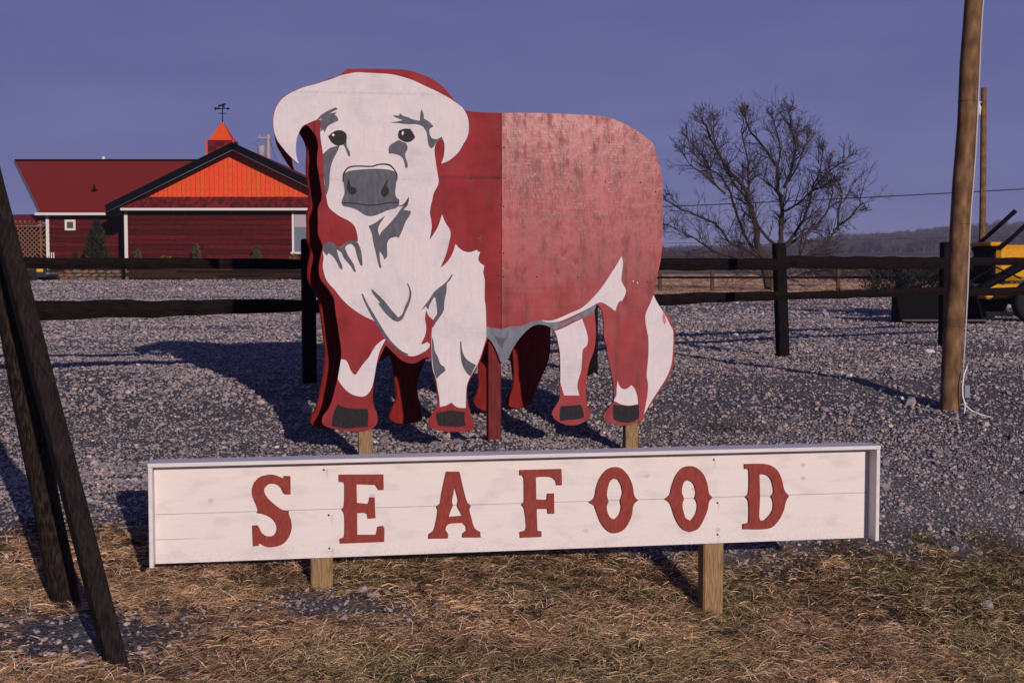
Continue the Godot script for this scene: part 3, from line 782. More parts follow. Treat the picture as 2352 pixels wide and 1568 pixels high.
func build_fences() -> void:
	var stain := mat("dark_stain", lin(0.030, 0.016, 0.015), 0.85, grain(17, 0.02, 0.12, 1.0), Vector3(0.7, 7.0, 0.7), 0.6)
	var post_dark := mat("dark_post", lin(0.016, 0.011, 0.012), 0.85, grain(18, 0.02, 0.4, 1.0), Vector3(5.0, 0.8, 5.0), 0.4)
	var f := thing("rail_fence", "dark stained two rail timber fence running behind the bull cutout", "fence")
	var posts := [[-4.2, 10.6, 1.93, 0.0], [-1.74, 11.4, 1.905, 0.0], [0.707, 12.03, 1.9, 0.0], [2.905, 14.2, 1.91, -0.065], [5.17, 15.9, 1.945, 0.0], [7.65, 17.3, 1.95, 0.02]]
	for p in posts:
		var base := ground_height(p[0], p[1]) - 0.3
		var o := part("post", box_mesh(Vector3(0.118, p[2] - base, 0.115), 0.012), post_dark, f, Vector3(p[0] + p[3] * 0.5, (p[2] + base) / 2.0, -p[1]))
		o.rotation = Vector3(0, 0.25, -p[3] / (p[2] - base) * 1.2)
	# each: post index, height and thickness at its left and right end, upper then lower
	var spans := [[0, 1.70, 0.088, 1.69, 0.088], [0, 1.31, 0.170, 1.335, 0.105], [1, 1.69, 0.10, 1.69, 0.10], [1, 1.33, 0.12, 1.34, 0.12], [2, 1.685, 0.115, 1.685, 0.122], [2, 1.345, 0.118, 1.357, 0.092], [3, 1.706, 0.138, 1.70, 0.142], [3, 1.345, 0.080, 1.365, 0.10], [4, 1.715, 0.09, 1.72, 0.10], [4, 1.345, 0.10, 1.36, 0.10]]
	for s in spans:
		var p0: Array = posts[s[0]]
		var p1: Array = posts[s[0] + 1]
		var a := Vector3(p0[0], s[1], -p0[1] - 0.012)
		var b := Vector3(p1[0], s[3], -p1[1] + 0.012)
		var run := (b - a).normalized()
		part("rail", split_rail(a - run * 0.05, b + run * 0.05, s[2], s[4], 0.075, 40 + int(s[1] * 100) + s[0]), stain, f)
	# the paddock fence beyond the lot
	var tan_post := mat("tan_post", lin(0.16, 0.085, 0.045), 0.9, grain(18, 0.02, 0.6, 1.0), Vector3(3, 0.6, 3))
	var g := thing("paddock_fence", "distant paddock fence of brown posts and dark rails beyond the lot", "fence")
	var px := [-1.8, 0.55, 2.9, 5.22, 7.06, 9.17, 11.5, 13.7, 15.9, 18.1, 20.3]
	for i in px.size():
		var y := ground_height(px[i], 47.0)
		part("post", box_mesh(Vector3(0.13, 1.45, 0.13), 0.02), tan_post, g, Vector3(px[i], y + 0.36, -47.0))
		if i < px.size() - 1:
			for h in [0.52, 0.93]:
				part("rail", split_rail(Vector3(px[i], y + h, -46.93), Vector3(px[i + 1], ground_height(px[i + 1], 47.0) + h, -46.93), 0.085, 0.085, 0.05, 300 + i), stain, g)
	# the two leaning timbers at the left edge of the verge
	var bark := mat("weathered_round", lin(0.066, 0.042, 0.035), 0.85, grain(19, 0.02, 0.12, 1.0), Vector3(7.0, 1.4, 7.0), 0.6)
	var path := []
	var radii := []
	for i in 9:
		var t := i / 8.0
		path.append(Vector3(-2.015 - 0.34 * t, 0.02 + 2.32 * t, -6.0 + 0.145 * t))
		radii.append(0.064 - 0.008 * t + 0.003 * sin(i * 2.3))
	tag(part("leaning_post", tube_mesh(path, radii, 14), bark, self), "round dark weathered post leaning left behind the square timber", "post")
	var beam := mat("weathered_square", lin(0.046, 0.031, 0.029), 0.85, grain(20, 0.02, 0.22, 1.0), Vector3(9.0, 0.9, 9.0), 0.5)
	var foot := Vector3(-1.562, 0.03, -5.23)
	var head := Vector3(-2.31, 2.36, -5.76)
	var up := (head - foot).normalized()
	var st := begin()
	var side := Vector3(0.60, 0, 0.80)
	side = (side - up * side.dot(up)).normalized()
	bevel_box(st, Vector3(0.074, foot.distance_to(head), 0.078), Transform3D(Basis(side, up, side.cross(up)), Vector3.ZERO), 0.006)
	var o := part("leaning_beam", done(st), beam, self, (foot + head) / 2.0)
	tag(o, "square dark timber prop slanting down to the verge in the left foreground", "beam")

# ------------------------------------------------------------------ poles and wires
func build_poles() -> void:
	var wood := mat("pole_wood", lin(0.30, 0.165, 0.085), 0.8, grain(21, 0.006, 0.50, 1.0, 1024), Vector3(2.4, 0.8, 2.4), 0.05)
	var grey_plastic := mat("conduit", lin(0.42, 0.38, 0.38), 0.5)
	var white_plastic := mat("cable", lin(0.68, 0.64, 0.62), 0.45)
	var box_grey := mat("box_grey", lin(0.22, 0.24, 0.27), 0.5)
	var base := Vector3(3.383, 0.205, -10.3)
	var lean := Vector3(0.165, 2.84, -0.158) / 2.84
	var pole := thing("wooden_pole", "tall brown wooden pole leaning right at the edge of the gravel bank", "pole", base)
	pole.scale = Vector3.ONE * 1.057
	var path := []
	var radii := []
	for i in 25:
		path.append(lean * (i * 0.22) + Vector3(0.004 * sin(i * 1.3), 0, 0))
		radii.append(0.0745 - 0.0006 * i + 0.0012 * sin(i * 2.1) + 0.0009 * sin(i * 5.7))
	part("shaft", tube_mesh(path, radii, 20), wood, pole)
	var cp := []
	var cr := []
	for i in 23:
		var t := 0.62 + i * 0.20
		cp.append(lean * t + Vector3(0.0745 - 0.0027 * t, 0, 0.028) + Vector3(0.005 * sin(i * 0.9), 0, 0.004 * cos(i * 1.7)))
		cr.append(0.0065)
	part("conduit", tube_mesh(cp, cr, 8), grey_plastic, pole)
	var st := begin()
	for y in [0.95, 1.7, 2.6, 3.4]:
		var ring := []
		for k in 17: ring.append(lean * y + Vector3(cos(TAU * k / 16) * (0.0755 - 0.0027 * y), 0, sin(TAU * k / 16) * (0.0755 - 0.0027 * y)))
		var rr := []
		for k in 17: rr.append(0.0014)
		tube(st, ring, rr, 4)
	part("wire_tie", done(st), mats["dark_post"], pole)
	part("switch_box", box_mesh(Vector3(0.04, 0.092, 0.05), 0.004), box_grey, pole, Vector3(0.128, 0.475, 0.02))
	var loop := [Vector3(0.125, 0.66, 0.04), Vector3(0.095, 0.60, 0.06), Vector3(0.082, 0.52, 0.075), Vector3(0.082, 0.45, 0.08), Vector3(0.10, 0.38, 0.09), Vector3(0.14, 0.34, 0.12), Vector3(0.20, 0.315, 0.16), Vector3(0.28, 0.295, 0.19), Vector3(0.38, 0.275, 0.24), Vector3(0.52, 0.26, 0.26), Vector3(0.75, 0.25, 0.25), Vector3(1.1, 0.25, 0.22)]
	var lr := []
	for q in loop: lr.append(0.0062)
	tag(part("white_cable", tube_mesh(loop, lr, 8), white_plastic, self, base), "white electric cable looping off the wooden pole onto the gravel", "cable").scale = Vector3.ONE * 1.057
	part("cable_end", tube_mesh([Vector3(0.10, 0.39, 0.09), Vector3(0.096, 0.34, 0.09), Vector3(0.09, 0.29, 0.095)], [0.006, 0.006, 0.006], 8), white_plastic, pole)
	# thin pole with a yard light
	var thin := thing("yard_light_pole", "thin wooden pole carrying a small clear yard light behind the leaning pole", "light pole", Vector3(14.45, 0.4, -41.0))
	part("shaft", tube_mesh([Vector3.ZERO, Vector3(-0.02, 3, 0), Vector3(-0.06, 6.62, 0)], [0.105, 0.098, 0.09], 12), mats["pole_wood"], thin)
	var lamp := part("lamp", tube_mesh([Vector3(0, -0.10, 0), Vector3(0, 0.10, 0)], [0.085, 0.095], 12), mat("lamp_glass", lin(0.50, 0.47, 0.52), 0.25), thin, Vector3(-0.245, 5.88, 0.05))
	part("lamp_cap", tube_mesh([Vector3(0, 0.10, 0), Vector3(0, 0.14, 0), Vector3(0, 0.24, 0), Vector3(0, 0.36, 0)], [0.11, 0.10, 0.06, 0.03], 12), mat("lamp_metal", lin(0.62, 0.57, 0.56), 0.4), lamp)
	part("lamp_arm", tube_mesh([Vector3(-0.22, 6.18, 0.05), Vector3(-0.05, 6.2, 0.0)], [0.018, 0.018], 6), mats["lamp_metal"], thin)
	# utility pole behind the restaurant
	var far := mat("grey_pole", lin(0.42, 0.30, 0.27), 0.85)
	var util := thing("utility_pole", "pale utility pole with transformer rising behind the restaurant gable", "utility pole", Vector3(-15.45, 0.8, -85.0))
	part("shaft", tube_mesh([Vector3.ZERO, Vector3(0, 9.0, 0)], [0.16, 0.115], 12), far, util)
	part("transformer", tube_mesh([Vector3(0, -0.36, 0), Vector3(0, 0.28, 0), Vector3(0, 0.34, 0), Vector3(0, 0.36, 0)], [0.23, 0.23, 0.2, 0.05], 14), mat("transformer", lin(0.36, 0.30, 0.32), 0.5), util, Vector3(-0.42, 7.95, 0.1))
	part("cross_arm", box_mesh(Vector3(0.62, 0.08, 0.08), 0.01), far, util, Vector3(-0.3, 8.80, 0.12))
	part("insulator", tube_mesh([Vector3(0, 0, 0), Vector3(0, 0.16, 0)], [0.05, 0.04], 8), mats["transformer"], util, Vector3(-0.52, 8.83, 0.12))
	part("drop_wire", tube_mesh([Vector3(-0.55, 8.6, 0.12), Vector3(-1.0, 8.45, 0.1), Vector3(-0.55, 8.2, 0.1)], [0.012, 0.012, 0.012], 5), mats["dark_post"], util)
	part("drop_wire", tube_mesh([Vector3(0.1, 8.7, 0.1), Vector3(0.35, 7.9, 0.1), Vector3(0.5, 7.4, 0.1)], [0.012, 0.012, 0.012], 5), mats["dark_post"], util)
	# overhead lines from the right, passing behind the bull and the restaurant
	var cable := mat("overhead_wire", lin(0.045, 0.05, 0.075), 0.7)
	var lines := [["thick", 5.72, 0.030, 1.15], ["upper thin", 2.30, 0.011, 0.35], ["middle thin", 3.18, 0.010, 0.5], ["lowest thin", 1.28, 0.010, 0.2]]
	var told := {"thick": "thick dark overhead cable sloping across the sky behind the oak", "upper thin": "faint thin wire crossing low over the field just above the hill", "middle thin": "faint thin wire crossing the sky behind the middle of the oak", "lowest thin": "lowest faint wire passing just over the far fence"}
	for l in lines:
		var pts := []
		var rr := []
		for i in 41:
			var t := i / 40.0
			pts.append(Vector3(lerpf(34.0, -26.0, t), l[1] - l[3] + l[3] * pow(1.0 - 2.0 * t * 0.62, 2.0) , -lerpf(62.0, 92.0, t)))
			rr.append(l[2])
		tag(part("overhead_wire", tube_mesh(pts, rr, 5), cable, self), told[l[0]], "wire", "overhead wires")

# ------------------------------------------------------------------ the oak
func twig(st: SurfaceTool, tips: Array, p: Vector3, d: Vector3, length: float, r: float, depth: int) -> void:
	var n := 4
	var path := [p]
	var radii := [r]
	for i in n:
		d = (d + Vector3(rng.randfn(0, 0.17), rng.randfn(0.05, 0.15), rng.randfn(0, 0.17))).normalized()
		path.append(path[-1] + d * length / n)
		radii.append(r * (1.0 - 0.7 * (i + 1) / n))
		if depth > 0 and i > 0 - int(depth > 1):
			for k in (2 if rng.randf() < 0.45 else 1):
				var side := Vector3(rng.randfn(), rng.randfn(), rng.randfn()).cross(d).normalized()
				twig(st, tips, path[-1], (d * 0.9 + side * rng.randf_range(0.4, 0.8)).normalized(), length * rng.randf_range(0.38, 0.62), maxf(radii[-1] * 0.72, 0.0072), depth - 1)
	tube(st, path, radii, 3 if depth < 1 else 4)
	if rng.randf() < 0.05: tips.append(path[-1])

func build_oak() -> void:
	rng.seed = 77
	var bark := mat("oak_bark", lin(0.105, 0.070, 0.058), 0.9, grain(22, 0.03, 0.45, 1.0), Vector3(2, 1, 2))
	var fine := mat("oak_twig", lin(0.060, 0.042, 0.042), 0.9)
	var leaf := mat("oak_leaf", lin(0.30, 0.13, 0.065), 0.8)
	var oak := thing("oak_tree", "bare spreading oak with a few brown leaves beyond the fence", "tree", Vector3(9.6, 0.6, -50.0))
	var tips := []
	var count := 0
	for l in LIMBS:
		var path := []
		var radii := []
		var m: Array = l["path"]
		var n := m.size() / 2
		var drift := rng.randfn(0, 1.0)
		if l["name"] == "trunk": drift *= 0.35
		var st := begin(1)
		var tw := begin(1)
		for i in n:
			var t := float(i) / (n - 1)
			path.append(Vector3(m[i * 2] / 100.0, m[i * 2 + 1] / 100.0, drift * t * t * 2.2 + rng.randfn(0, 0.05) * i))
		# finer path with a little wander
		var fpath := []
		var total := 0.0
		for i in n - 1: total += path[i].distance_to(path[i + 1])
		var run := 0.0
		for i in n - 1:
			for k in 3:
				var t := k / 3.0
				var q: Vector3 = path[i].cubic_interpolate(path[i + 1], path[maxi(i - 1, 0)], path[mini(i + 2, n - 1)], t)
				fpath.append(q + Vector3(rng.randfn(0, 0.018), rng.randfn(0, 0.012), rng.randfn(0, 0.03)))
		fpath.append(path[n - 1])
		for i in fpath.size():
			var t := float(i) / (fpath.size() - 1)
			radii.append(l["thick"] * 0.0049 * (1.0 - 0.80 * pow(t, 0.9)))
		tube(st, fpath, radii, 7)
		var limb := part(l["name"], done(st), bark, oak)
		var steps := fpath.size()
		for i in range(int(steps * (0.30 if l["name"] == "trunk" else 0.15)), steps):
			var t := float(i) / steps
			var along: Vector3 = (fpath[mini(i + 1, steps - 1)] - fpath[i - 1]).normalized()
			for k in (1 if rng.randf() < 0.75 else 2):
				var side := Vector3(rng.randfn(), rng.randfn() * 0.8 + 0.25, rng.randfn()).cross(along).normalized()
				var len_ := rng.randf_range(0.45, 1.15) * (1.1 - 0.5 * t)
				twig(tw, tips, fpath[i], (along * 0.7 + side * rng.randf_range(0.5, 1.0) + Vector3(0, 0.25, 0)).normalized(), len_, maxf(radii[i] * 0.45, 0.015), 2)
		for i in range(int(steps * 0.25), steps - 3, 6):
			var along2: Vector3 = (fpath[i + 1] - fpath[i - 1]).normalized()
			var side2 := Vector3(rng.randfn(), rng.randfn() * 0.7 + 0.3, rng.randfn() * 0.7).cross(along2).normalized()
			twig(tw, tips, fpath[i], (along2 * 0.8 + side2 * 0.8 + Vector3(0, 0.3, 0)).normalized(), rng.randf_range(1.0, 1.9) * (1.0 - 0.45 * float(i) / steps), 0.022, 2)
		for k in 4:
			twig(tw, tips, fpath[-1], ((fpath[-1] - fpath[-3]).normalized() + Vector3(rng.randfn(0, 0.4), rng.randfn(0, 0.3), rng.randfn(0, 0.4))).normalized(), 0.34, 0.014, 2)
		var w := part("twigs", done(tw), fine, limb)
		w.set_meta("kind", "stuff")
	# the last dead leaves, in small bunches
	var spots := tips.duplicate()
	for i in mini(spots.size(), 26):
		var p: Vector3 = spots[(i * 37) % spots.size()]
		var st := begin()
		for k in rng.randi_range(3, 7):
			var c := p + Vector3(rng.randfn(0, 0.07), rng.randfn(0, 0.045), rng.randfn(0, 0.07))
			var a := Vector3(rng.randfn(), rng.randfn(), rng.randfn()).normalized()
			var b := a.cross(Vector3(0.3, 1, 0.2)).normalized()
			quad(st, c - a * 0.085, c + b * 0.045, c + a * 0.085, c - b * 0.045)
		part("leaf_bunch", done(st), leaf, oak)

# ------------------------------------------------------------------ hills and far trees
func bare_tree(seed_: int) -> ArrayMesh:                  # 1 m tall
	rng.seed = seed_
	var st := begin(1)
	tube(st, [Vector3.ZERO, Vector3(0.01, 0.3, 0), Vector3(0, 0.7, 0)], [0.04, 0.03, 0.02], 4)
	for i in 26:
		var y := rng.randf_range(0.16, 0.68)
		var a := rng.randf() * TAU
		twig(st, [], Vector3(0, y, 0), Vector3(cos(a), rng.randf_range(0.4, 1.3), sin(a)).normalized(), rng.randf_range(0.2, 0.42) * (1.1 - 0.5 * y), 0.028, 1)
	return done(st)

func hill_top(x: float) -> float:
	var px := [-900.0, -60.0, 90.0, 160.0, 190.0, 224.0, 250.0, 268.0, 293.0, 330.0, 400.0, 700.0]
	var py := [6.0, 5.0, 6.0, 8.0, 11.0, 16.0, 17.0, 18.0, 21.5, 25.0, 32.0, 40.0]
	var i := 0
	while i < px.size() - 2 and x > px[i + 1]: i += 1
	return lerpf(py[i], py[i + 1], smoothstep(0.0, 1.0, clampf((x - px[i]) / (px[i + 1] - px[i]), 0, 1)))

func hill_height(x: float, z: float) -> float:
	var n := 1.0 + 0.10 * bumps.get_noise_2d(x * 0.35, z * 0.2) + 0.04 * bumps.get_noise_2d(x * 1.6, z)
	return 0.88 * hill_top(x * 900.0 / z) * n * smoothstep(330.0, 900.0, z) * (1.0 - 0.5 * smoothstep(950.0, 1500.0, z)) + 0.15

func build_hills() -> void:
	var v := PackedVector3Array()
	var nn := PackedVector3Array()
	var col := PackedColorArray()
	var ix := PackedInt32Array()
	var cols := 170
	var rows := 46
	for r in rows + 1:
		var z := 300.0 * pow(5.0, float(r) / rows)
		for c in cols + 1:
			var x := (2.0 * c / cols - 1.0) * 0.72 * z
			v.append(Vector3(x, hill_height(x, z), -z))
			nn.append(Vector3(hill_height(x - 3, z) - hill_height(x + 3, z), 6.0, hill_height(x, z + 3) - hill_height(x, z - 3)).normalized())
			var n1 := patches.get_noise_2d(x * 0.12, z * 0.05)
			col.append(Color(0.075, 0.052, 0.048).lerp(Color(0.26, 0.16, 0.14), clampf(n1 * 2.0 + 0.25, 0, 1)))
	for r in rows:
		for c in cols:
			var a := r * (cols + 1) + c
			var b := a + cols + 1
			ix.append_array([a, b, b + 1, a, b + 1, a + 1])
	var arr := []
	arr.resize(Mesh.ARRAY_MAX)
	arr[Mesh.ARRAY_VERTEX] = v
	arr[Mesh.ARRAY_NORMAL] = nn
	arr[Mesh.ARRAY_COLOR] = col
	arr[Mesh.ARRAY_INDEX] = ix
	var m := ArrayMesh.new()
	m.add_surface_from_arrays(Mesh.PRIMITIVE_TRIANGLES, arr)
	var g := mat("hill", Color.WHITE, 1.0)
	g.vertex_color_use_as_albedo = true
	tag(part("hills", m, g, self), "low wooded hills fading blue along the horizon at right", "hills", "", "structure")
	# woods on the hills and scrub along their foot
	var woods := thing("woods", "hazy bare woods along the crest of the distant hills", "woods")
	woods.set_meta("kind", "stuff")
	var scrub := thing("scrub", "dark brown scrub along the far edge of the dry field", "scrub")
	scrub.set_meta("kind", "stuff")
	var tm := mat("bare_wood", Color.WHITE, 0.9)
	tm.vertex_color_use_as_albedo = true
	var shapes := [bare_tree(901), bare_tree(902), bare_tree(903), bare_tree(904)]
	rng.seed = 55
	var where := [[], [], [], []]
	var tint := [[], [], [], []]
	var w2 := [[], [], [], []]
	var t2 := [[], [], [], []]
	for i in 9000:
		var z := rng.randf_range(560.0, 985.0) if i % 3 else rng.randf_range(860.0, 930.0)
		var x := rng.randf_range(0.04, 0.46) * z
		if patches.get_noise_2d(x * 0.12, z * 0.05) > 0.12 and rng.randf() < 0.9: continue
		var s := rng.randf_range(3.0, 7.5)
		var k := rng.randi() % 4
		where[k].append(Transform3D(Basis(Vector3.UP, rng.randf() * TAU).scaled(Vector3(s * 1.25, s, s * 1.25)), Vector3(x, hill_height(x, z) - 0.3, -z)))
		tint[k].append(Color(0.075, 0.056, 0.054) * rng.randf_range(0.6, 1.5))
	for i in 900:
		var z := rng.randf_range(240.0, 420.0)
		var x := rng.randf_range(0.06, 0.45) * z
		var s := rng.randf_range(1.2, 2.6)
		if x / z < 0.20 and i % 3 == 0: s = rng.randf_range(3.0, 5.4)
		var k := rng.randi() % 4
		w2[k].append(Transform3D(Basis(Vector3.UP, rng.randf() * TAU).scaled(Vector3(s * 1.5, s, s * 1.5)), Vector3(x, maxf(ground_height(x, z), hill_height(x, z)) - 0.15, -z)))
		t2[k].append(Color(0.085, 0.055, 0.045) * rng.randf_range(0.7, 1.4))
	for i in 700:
		var z := rng.randf_range(74.0, 150.0)
		var x := z * rng.randf_range(0.23, 0.45)
		var s := rng.randf_range(0.6, 1.5)
		if x / z < 0.26 and rng.randf() < 0.7: continue
		var k := rng.randi() % 4
		w2[k].append(Transform3D(Basis(Vector3.UP, rng.randf() * TAU).scaled(Vector3(s * 1.7, s, s * 1.7)), Vector3(x, ground_height(x, z) - 0.1, -z)))
		t2[k].append(Color(0.11, 0.065, 0.05) * rng.randf_range(0.6, 1.4))
	for k in 4:
		scatter("bare_trees" if k == 0 else "bare_trees_%03d" % k, woods, shapes[k], tm, where[k], tint[k])
		scatter("bushes" if k == 0 else "bushes_%03d" % k, scrub, shapes[k], tm, w2[k], t2[k])

# ------------------------------------------------------------------ the restaurant
func wavy_board(len_: float, h: float, thick: float, seed_: int) -> ArrayMesh:      # bark-edged siding: its lower edge wanders
	var r := RandomNumberGenerator.new()
	r.seed = seed_
	var p := PackedVector2Array()
	p.append(Vector2(len_ / 2, h)); p.append(Vector2(-len_ / 2, h))
	var n := 10
	var a := r.randf() * 6.0
	for i in n + 1:
		p.append(Vector2(-len_ / 2 + len_ * i / n, -0.012 + 0.028 * sin(a + i * 1.1) * r.randf_range(0.3, 1.0)))
	var st := begin()
	var q := ccw(p)
	var ix := Geometry2D.triangulate_polygon(q)
	for i in range(0, ix.size(), 3):
		var t := []
		for k in 3:
			var g: Vector2 = q[ix[i + k]]
			t.append(Vector3(g.x, g.y, thick * (1.0 - 0.85 * clampf(g.y / h, 0, 1))))
		face(st, Vector3(0, 0, -5), t)
	for i in range(2, p.size() - 1):
		pass
	for i in q.size():
		var g := q[i]
		var g2 := q[(i + 1) % q.size()]
		if g.y < h * 0.5 and g2.y < h * 0.5:
			quad(st, Vector3(g.x, g.y, thick), Vector3(g2.x, g2.y, thick), Vector3(g2.x, g2.y, 0), Vector3(g.x, g.y, 0))
	return done(st)

func slab(st: SurfaceTool, a: Vector3, b: Vector3, c: Vector3, d: Vector3, t: float) -> void:  # a sheet a-b-c-d given a thickness below it
	var n := (b - a).cross(c - a).normalized()
	if n.y < 0: n = -n
	var o := -n * t
	var mid := (a + b + c + d) / 4.0 + o / 2
	face(st, mid, [a, b, c, d])
	face(st, mid, [a + o, b + o, c + o, d + o])
	face(st, mid, [a, b, b + o, a + o]); face(st, mid, [b, c, c + o, b + o]); face(st, mid, [c, d, d + o, c + o]); face(st, mid, [d, a, a + o, d + o])

func build_restaurant() -> void:
	var siding := []
	for k in 3:
		siding.append(mat("siding_%d" % k, lin(0.092 + 0.030 * k, 0.0100 + 0.002 * k, 0.0105 + 0.002 * k), 0.75, grain(23, 0.015, 0.6, 1.0), Vector3(0.5, 3.0, 0.5)))
	var orange := []
	for k in 3:
		orange.append(mat("orange_%d" % k, lin(0.88 - 0.05 * k, 0.085 + 0.014 * k, 0.026), 0.6, grain(24, 0.012, 0.86, 1.0), Vector3(1.5, 0.4, 1.5)))
	var shingle := mat("roof_shingle", lin(0.30, 0.030, 0.024), 0.85, grain(25, 0.06, 0.7, 1.0), Vector3(0.9, 2.2, 0.9))
	var shingles := []
	for k in 3: shingles.append(mat("shingle_%d" % k, lin(0.075 + 0.045 * k, 0.010 + 0.003 * k, 0.011 + 0.003 * k), 0.85))
	var black := mat("fascia_black", lin(0.0045, 0.0045, 0.007), 0.8)
	black.specular_mode = BaseMaterial3D.SPECULAR_DISABLED
	var trim := mat("white_trim", lin(0.68, 0.62, 0.58), 0.5)
	var soffit := mat("soffit", lin(0.10, 0.016, 0.016), 0.8)
	var glass := mat("window_glass", lin(0.15, 0.165, 0.21), 0.08)
	var b := thing("restaurant", "low red restaurant with orange gable, dark red roof and roof cupola", "building")
	var zf := -66.7
	var x0 := -19.28
	var x1 := -8.15
	var xm := -13.713
	# shells of the two wings
	var st := begin()
	bevel_box(st, Vector3(x1 - x0, 4.3, 14.0), Transform3D(Basis(), Vector3((x0 + x1) / 2, 2.45, zf - 7.06)), 0.01)
	part("gable_wing_wall", done(st), siding[0], b)
	st = begin()
	bevel_box(st, Vector3(4.9, 3.5, 10.6), Transform3D(Basis(), Vector3(-21.58, 2.55, -74.42)), 0.01)
	part("side_wing_wall", done(st), siding[0], b)
	# bark-edged siding boards
	for wing in 2:
		var wx0 := x0 + 0.1 if wing == 0 else -23.95
		var wx1 := (x1 - 0.1 if wing == 0 else x0 - 0.02)
		var z := zf + 0.0 if wing == 0 else -69.1
		var top := 4.34 if wing == 0 else 4.15
		var rows := 12
		var h := (top - 1.40) / rows
		for r in rows:
			var x := wx0
			while x < wx1 - 0.2:
				var l := minf(rng.randf_range(2.6, 4.4), wx1 - x)
				if wx1 - x - l < 0.8: l = wx1 - x
				var o := part("siding_board", wavy_board(l - 0.012, h + 0.02, 0.085, rng.randi()), siding[rng.randi() % 3], b, Vector3(x + l / 2, 1.40 + r * h, z))
				x += l
	# gable wall of upright boards
	var slope := 0.488
	var eave_y := 4.5
	var bw := 0.232
	var gz := zf + 0.05
	st = begin()
	face(st, Vector3(xm, 5.5, gz - 5), [Vector3(x0 - 0.3, 4.6, gz - 0.03), Vector3(x1 + 0.3, 4.6, gz - 0.03), Vector3(xm, 4.6 + (xm - x0 + 0.3) * slope, gz - 0.03)])
	part("gable_backing", done(st), soffit, b)
	var n := int((x1 - x0) / bw)
	for i in n:
		var xa := x0 + 0.05 + i * bw
		var xb := xa + bw - 0.014
		var ya := 7.30 - absf(xa - xm) * slope
		var yb := 7.30 - absf(xb - xm) * slope
		if minf(ya, yb) < 4.93: continue
		part("gable_board", plate(PackedVector2Array([Vector2(xa, 4.86), Vector2(xb, 4.86), Vector2(xb, yb), Vector2(xa, ya)]), -0.02, 0.0), orange[rng.randi() % 3], b, Vector3(0, 0, gz))
	# gable roof, two slopes with black rake boards
	var zr0 := zf + 0.85
	var zr1 := zf - 14.2
	for s in [-1, 1]:
		st = begin()
		var ex: float = xm + s * 6.30
		slab(st, Vector3(xm, 7.57, zr0), Vector3(ex, eave_y, zr0), Vector3(ex, eave_y, zr1), Vector3(xm, 7.57, zr1), 0.10)
		part("gable_roof", done(st), shingle, b)
		st = begin()
		slab(st, Vector3(xm, 7.61, zr0 + 0.06), Vector3(ex + s * 0.05, eave_y - 0.02 + 0.04, zr0 + 0.06), Vector3(ex + s * 0.05, eave_y + 0.02, zr0 - 0.06), Vector3(xm, 7.61, zr0 - 0.06), 0.36)
		part("rake_board", done(st), black, b)
		st = begin()
		slab(st, Vector3(xm, 7.43, zr0 - 0.07), Vector3(ex, eave_y - 0.14, zr0 - 0.07), Vector3(ex, eave_y - 0.14, gz - 0.05), Vector3(xm, 7.43, gz - 0.05), 0.02)
		part("soffit", done(st), soffit, b)
		var mtl := begin(1)
		tube(mtl, [Vector3(xm, 7.22, zr0 + 0.08), Vector3(ex, eave_y - 0.36, zr0 + 0.08)], [0.02, 0.02], 6)
		part("drip_edge", done(mtl), mat("drip", lin(0.12, 0.11, 0.12), 0.35), b)
	# pent roof of small shingles over the gutter
	var sh := box_mesh(Vector3(0.168, 0.235, 0.02), 0.005)
	for r in 4:
		for i in 66:
			var x := x0 + 0.02 + (i + (0.5 if r % 2 else 0.0)) * 0.1695
			if x > x1: continue
			var o := part("shingle", sh, shingles[rng.randi() % 3], b, Vector3(x, 4.50 + 0.125 * r + rng.randfn(0, 0.008), zf + 0.635 - 0.135 * r))
			o.rotation.x = -0.72
	st = begin()
	slab(st, Vector3(x0 - 0.02, 4.97, gz + 0.02), Vector3(x1, 4.97, gz + 0.02), Vector3(x1, 4.42, zf + 0.64), Vector3(x0 - 0.02, 4.42, zf + 0.64), 0.05)
	part("pent_roof", done(st), black, b)
	part("gutter", box_mesh(Vector3(x1 - x0 + 0.1, 0.125, 0.12), 0.02), trim, b, Vector3((x0 + x1) / 2, 4.335, zf + 0.69))
	part("corner_board", box_mesh(Vector3(0.17, 3.0, 0.17), 0.01), trim, b, Vector3(x0 + 0.03, 2.84, zf + 0.01))
	part("soffit_panel", box_mesh(Vector3(x1 - x0, 0.03, 0.66), 0.004), black, b, Vector3((x0 + x1) / 2, 4.262, zf + 0.36))
	part("eave_end", box_mesh(Vector3(0.75, 0.5, 0.9), 0.01), black, b, Vector3(x0 - 0.42, 4.24, zf + 0.2))
	# big window at the right of the gable wall
	var win := part("window", box_mesh(Vector3(2.04, 2.0, 0.03), 0.004), glass, b, Vector3(-9.88, 3.24, zf + 0.12))
	for q in [[-1.03, 0.0, 0.11, 2.16], [1.03, 0.0, 0.11, 2.16]]:
		part("frame", box_mesh(Vector3(q[2], q[3], 0.07), 0.008), trim, win, Vector3(q[0], q[1], 0.02))
	part("sill", box_mesh(Vector3(2.3, 0.1, 0.10), 0.008), trim, win, Vector3(0, -1.05, 0.03))
	part("blind", box_mesh(Vector3(1.9, 0.62, 0.012), 0.002), mat("blind", lin(0.40, 0.33, 0.36), 0.7), win, Vector3(0, 0.55, 0.018))
	# side wing: roof, gutter, corner board, small window
	st = begin()
	slab(st, Vector3(-27.6, 7.36, -74.5), Vector3(-13.7, 7.36, -74.5), Vector3(-13.7, 4.30, -68.45), Vector3(-24.15, 4.30, -68.45), 0.12)
	part("side_roof", done(st), shingle, b)
	st = begin()
	slab(st, Vector3(-27.6, 7.36, -74.5), Vector3(-13.7, 7.36, -74.5), Vector3(-13.7, 4.30, -80.5), Vector3(-24.15, 4.30, -80.5), 0.12)
	part("side_roof", done(st), shingle, b)
